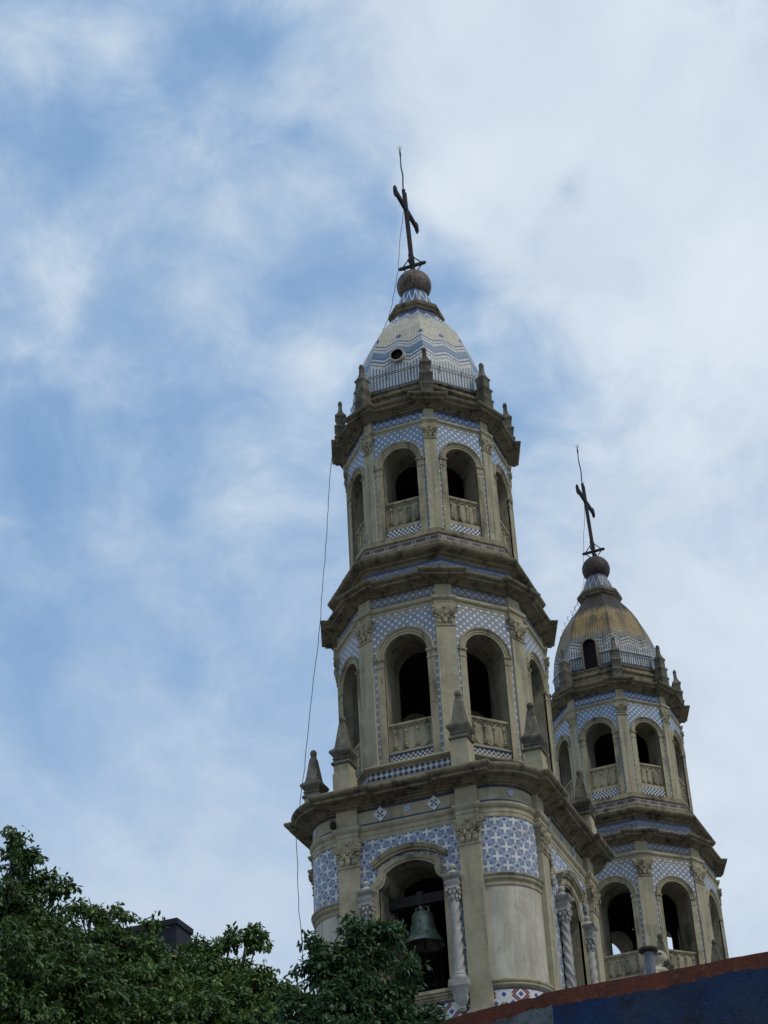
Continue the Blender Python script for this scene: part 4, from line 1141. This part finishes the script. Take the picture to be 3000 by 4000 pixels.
# ------------------------------------------------------------------ trees
def add_leaves(P, D, size, rnd):
    """leaf blades as two folded quads; P base points, D directions"""
    n = len(P); D = D/np.linalg.norm(D, axis=1, keepdims=True)
    ref = np.tile([0, 0, 1.0], (n, 1))+RNG.normal(0, .35, (n, 3))
    S = np.cross(D, ref); S /= np.linalg.norm(S, axis=1, keepdims=True)+1e-9
    N = np.cross(S, D)
    L = size*RNG.uniform(.7, 1.25, (n, 1)); Wd = L*RNG.uniform(.40, .52, (n, 1))*.5
    b = P; m = P+D*L*.45+N*L*.06; t = P+D*L-N*L*.10
    l = P+D*L*.42+S*Wd-N*Wd*.25; r = P+D*L*.42-S*Wd-N*Wd*.25
    l2 = P+D*L*.72+S*Wd*.72-N*L*.06-N*Wd*.2; r2 = P+D*L*.72-S*Wd*.72-N*L*.06-N*Wd*.2
    m2 = P+D*L*.74+N*L*.01
    V = np.stack([b, l, m, r, l2, m2, r2, t], 1).reshape(-1, 3)
    base = np.arange(n)[:, None]*8
    F4 = np.concatenate([base+np.array([[1, 2, 5, 4]]), base+np.array([[2, 3, 6, 5]])], 0)
    F3 = np.concatenate([base+np.array([[0, 2, 1]]), base+np.array([[0, 3, 2]]), base+np.array([[4, 5, 7]]), base+np.array([[5, 6, 7]])], 0)
    return V, F4, F3, n
def crown_mesh(name, lobes, step, size, matn, parent, droop=.55):
    Ps, Ds = [], []
    for (c, r, squash, dens) in lobes:
        c = np.array(c)
        for shell, dn in ((1.0, 1.0), (.62, .5)):
            k = max(3, int(4*pi*(r*shell)**2/step**2*dn*dens))
            d = RNG.normal(0, 1, (k, 3)); d /= np.linalg.norm(d, axis=1, keepdims=True)
            rr = r*shell*RNG.uniform(.62, 1.12, (k, 1))
            cc = c+d*rr*np.array([1, 1, squash])                 # sprays of leaves over the lobe
            up_ = np.array([0, 0, 1.0])
            for ci, di in zip(cc, d):
                q = int(RNG.integers(22, 44)); sz = RNG.uniform(.75, 1.25)
                ax = di*np.array([1, 1, .6])+up_*RNG.uniform(-.1, .5)+RNG.normal(0, .35, 3); ax /= np.linalg.norm(ax)
                t = RNG.uniform(0, 1, (q, 1)); L_ = .28*sz
                off = RNG.normal(0, 1, (q, 3)); off /= np.linalg.norm(off, axis=1, keepdims=True)
                pp = ci+ax*L_*(t-.45)+off*.05*sz*(1.2-t)-up_*(t**2*.10*sz)
                dd = ax*.5+off*.7+np.array([0, 0, -droop])*RNG.uniform(.6, 2.2, (q, 1))
                Ps.append(pp); Ds.append(dd)
    P, D = np.concatenate(Ps), np.concatenate(Ds)
    V, F4, F3, n = add_leaves(P, D, size, RNG)
    me = bpy.data.meshes.new(name)
    nv, n4, n3 = len(V), len(F4), len(F3)
    me.vertices.add(nv); me.vertices.foreach_set('co', V.ravel())
    me.loops.add(n4*4+n3*3); me.loops.foreach_set('vertex_index', np.concatenate([F4.ravel(), F3.ravel()]))
    me.polygons.add(n4+n3)
    st = np.concatenate([np.arange(n4)*4, n4*4+np.arange(n3)*3]); me.polygons.foreach_set('loop_start', st)
    me.update(calc_edges=True)
    rn = RNG.uniform(0, 1, n); ul = me.uv_layers.new(name='uv')
    idx = np.concatenate([F4.ravel(), F3.ravel()]); uvd = np.stack([rn[idx//8], (idx % 8)/7.0], 1)
    ul.data.foreach_set('uv', uvd.ravel())
    me.materials.append(MATS[matn]); me.shade_smooth()
    o = bpy.data.objects.new('crown', me); COL.objects.link(o); o.parent = parent
    return o
def tree(base, lobes, nclus, size, matn, label, below):
    t = empty('tree', (0, 0, 0))
    mb = MB(); b = Vector((base[0], base[1], 0))
    top = Vector((base[0], base[1], below))
    mb.tube([b, b.lerp(top, .35)+Vector((.06, .03, 0)), b.lerp(top, .7)+Vector((-.04, .05, 0)), top], [.24, .19, .16, .13], 12)
    for (c, r, s, d) in lobes:
        c = Vector(c); mid = top.lerp(c, .5)+Vector((0, 0, -.15)); mb.tube([b.lerp(top, .75), mid, c, c+Vector((0, 0, r*.6))], [.05, .035, min(.03, .10*r), min(.01, .04*r)], 7)
        for k in range(5):
            dv = Vector((random.gauss(0, 1), random.gauss(0, 1), random.uniform(0, 1))).normalized()*r*.85
            mb.tube([c.lerp(mid, .3), c+dv*.5, c+dv], [min(.018, .05*r), min(.012, .035*r), .004], 5)
    mb.build('trunk', 'bark', t)
    crown_mesh('crown', lobes, nclus, size, matn, t)
    return tag(t, label, 'tree', 'street trees in front of the church')
def L(px_, py_, h, r, sq=.9, dens=1.0): return (tuple(at_dist(px_, py_, h)), r, sq, dens)
lobA = [L(58, 3258, 19.6, .03, 1.3), L(120, 3330, 19.6, .03), L(190, 3420, 19.6, .03), L(250, 3455, 19.6, .03), L(60, 3300, 19.6, .07, 1.5, 1.3), L(80, 3370, 19.6, .11, 1.2, 1.2), L(40, 3510, 19.6, .24), L(150, 3440, 19.6, .06, 1, 1.4), L(215, 3475, 19.6, .06, .9, 1.4), L(165, 3590, 19.5, .17), L(-80, 3620, 19.8, .45),
        L(110, 3720, 19.4, .36), L(280, 3655, 19.6, .13), L(260, 3700, 19.4, .26), L(-10, 3850, 19.1, .62), L(300, 3880, 19.2, .48), L(-350, 3900, 19.5, .9, .9, .7), L(120, 4150, 19.2, .9, .9, .6), L(-500, 4300, 19.6, 1.4, .9, .4)]
tree(tuple(at_dist(-100, 4300, 19.5)[:2]), lobA, .122, .070, 'leaf', 'tallest green street tree at the left edge with a pointed top', 7.0)
lobB = [L(470, 3555, 20.6, .03), L(300, 3530, 20.7, .04), L(350, 3545, 20.7, .04), L(985, 3632, 20.2, .03), L(1010, 3655, 20.2, .025), L(1045, 3790, 19.9, .04), L(1120, 3850, 19.9, .03), L(400, 3580, 20.6, .09, .8, 1.3), L(430, 3700, 20.6, .24), L(320, 3790, 20.7, .3), L(600, 3600, 20.6, .04, .8, 2), L(560, 3730, 20.5, .22), L(700, 3740, 20.4, .17), L(780, 3690, 20.3, .06, .8, 1.4), L(800, 3790, 20.2, .22), L(905, 3650, 20.2, .055, .7, 1.6), L(970, 3660, 20.2, .05, .7, 1.6), L(860, 3690, 20.2, .07, .8, 1.4), L(930, 3790, 20.1, .16), L(1000, 3860, 19.9, .17),
        L(1090, 3890, 19.9, .07, 1, 1.4), L(650, 3890, 20.0, .42), L(870, 3930, 19.9, .36), L(480, 3930, 20.1, .45), L(1020, 3980, 19.8, .24), L(740, 4080, 19.7, .6), L(480, 4200, 19.8, .9, .9, .6), L(950, 4250, 19.9, .8, .9, .6)]
tree(tuple(at_dist(700, 4500, 20)[:2]), lobB, .122, .070, 'bright_leaf', 'broad bright green street tree in front of the dark rooftop block', 6.6)
lobC = [L(1375, 3598, 17.6, .03), L(1440, 3618, 17.6, .03), L(1530, 3620, 17.7, .03), L(1225, 3680, 17.6, .03), L(1200, 3760, 17.6, .035), L(1605, 3750, 17.5, .03), L(1140, 3885, 17.5, .03), L(1685, 3955, 17.5, .035), L(1385, 3640, 17.6, .08, 1.1, 1.2), L(1400, 3720, 17.6, .16), L(1500, 3640, 17.7, .07, .8, 1.3), L(1480, 3730, 17.7, .10), L(1250, 3710, 17.6, .07, .9, 1.3), L(1310, 3790, 17.6, .17), L(1420, 3850, 17.5, .22), L(1590, 3790, 17.5, .07, 1.2, 1.2), L(1540, 3880, 17.5, .12), L(1510, 3960, 17.5, .22),
        L(1160, 3900, 17.5, .06, 1, 1.3), L(1220, 3930, 17.5, .13), L(1170, 4000, 17.5, .16), L(1330, 3970, 17.4, .30), L(1640, 3980, 17.5, .09), L(1590, 4050, 17.4, .22), L(1280, 4150, 17.3, .5, .9, .7), L(1550, 4250, 17.3, .5, .9, .6)]
tree(tuple(at_dist(1400, 4500, 17.4)[:2]), lobC, .104, .064, 'dark_leaf', 'dark green tree rising in front of the nearer bell tower', 6.2)

# ------------------------------------------------------------------ ground
mb = MB(); mb.face([(-3000, -3000, 0), (3000, -3000, 0), (3000, 3000, 0), (-3000, 3000, 0)])
tag(mb.build('ground', 'paving', None, smooth=False), kind='structure')
mb = MB(); mb.box(I, -200, 200, -36.5, -24.5, -.2, .004); tag(mb.build('road', 'asphalt', None, smooth=False), kind='structure')
mb = MB(); mb.box(I, -200, 200, -24.5, -19.8, -.2, .13); tag(mb.build('pavement', 'paving', None, smooth=False), kind='structure')
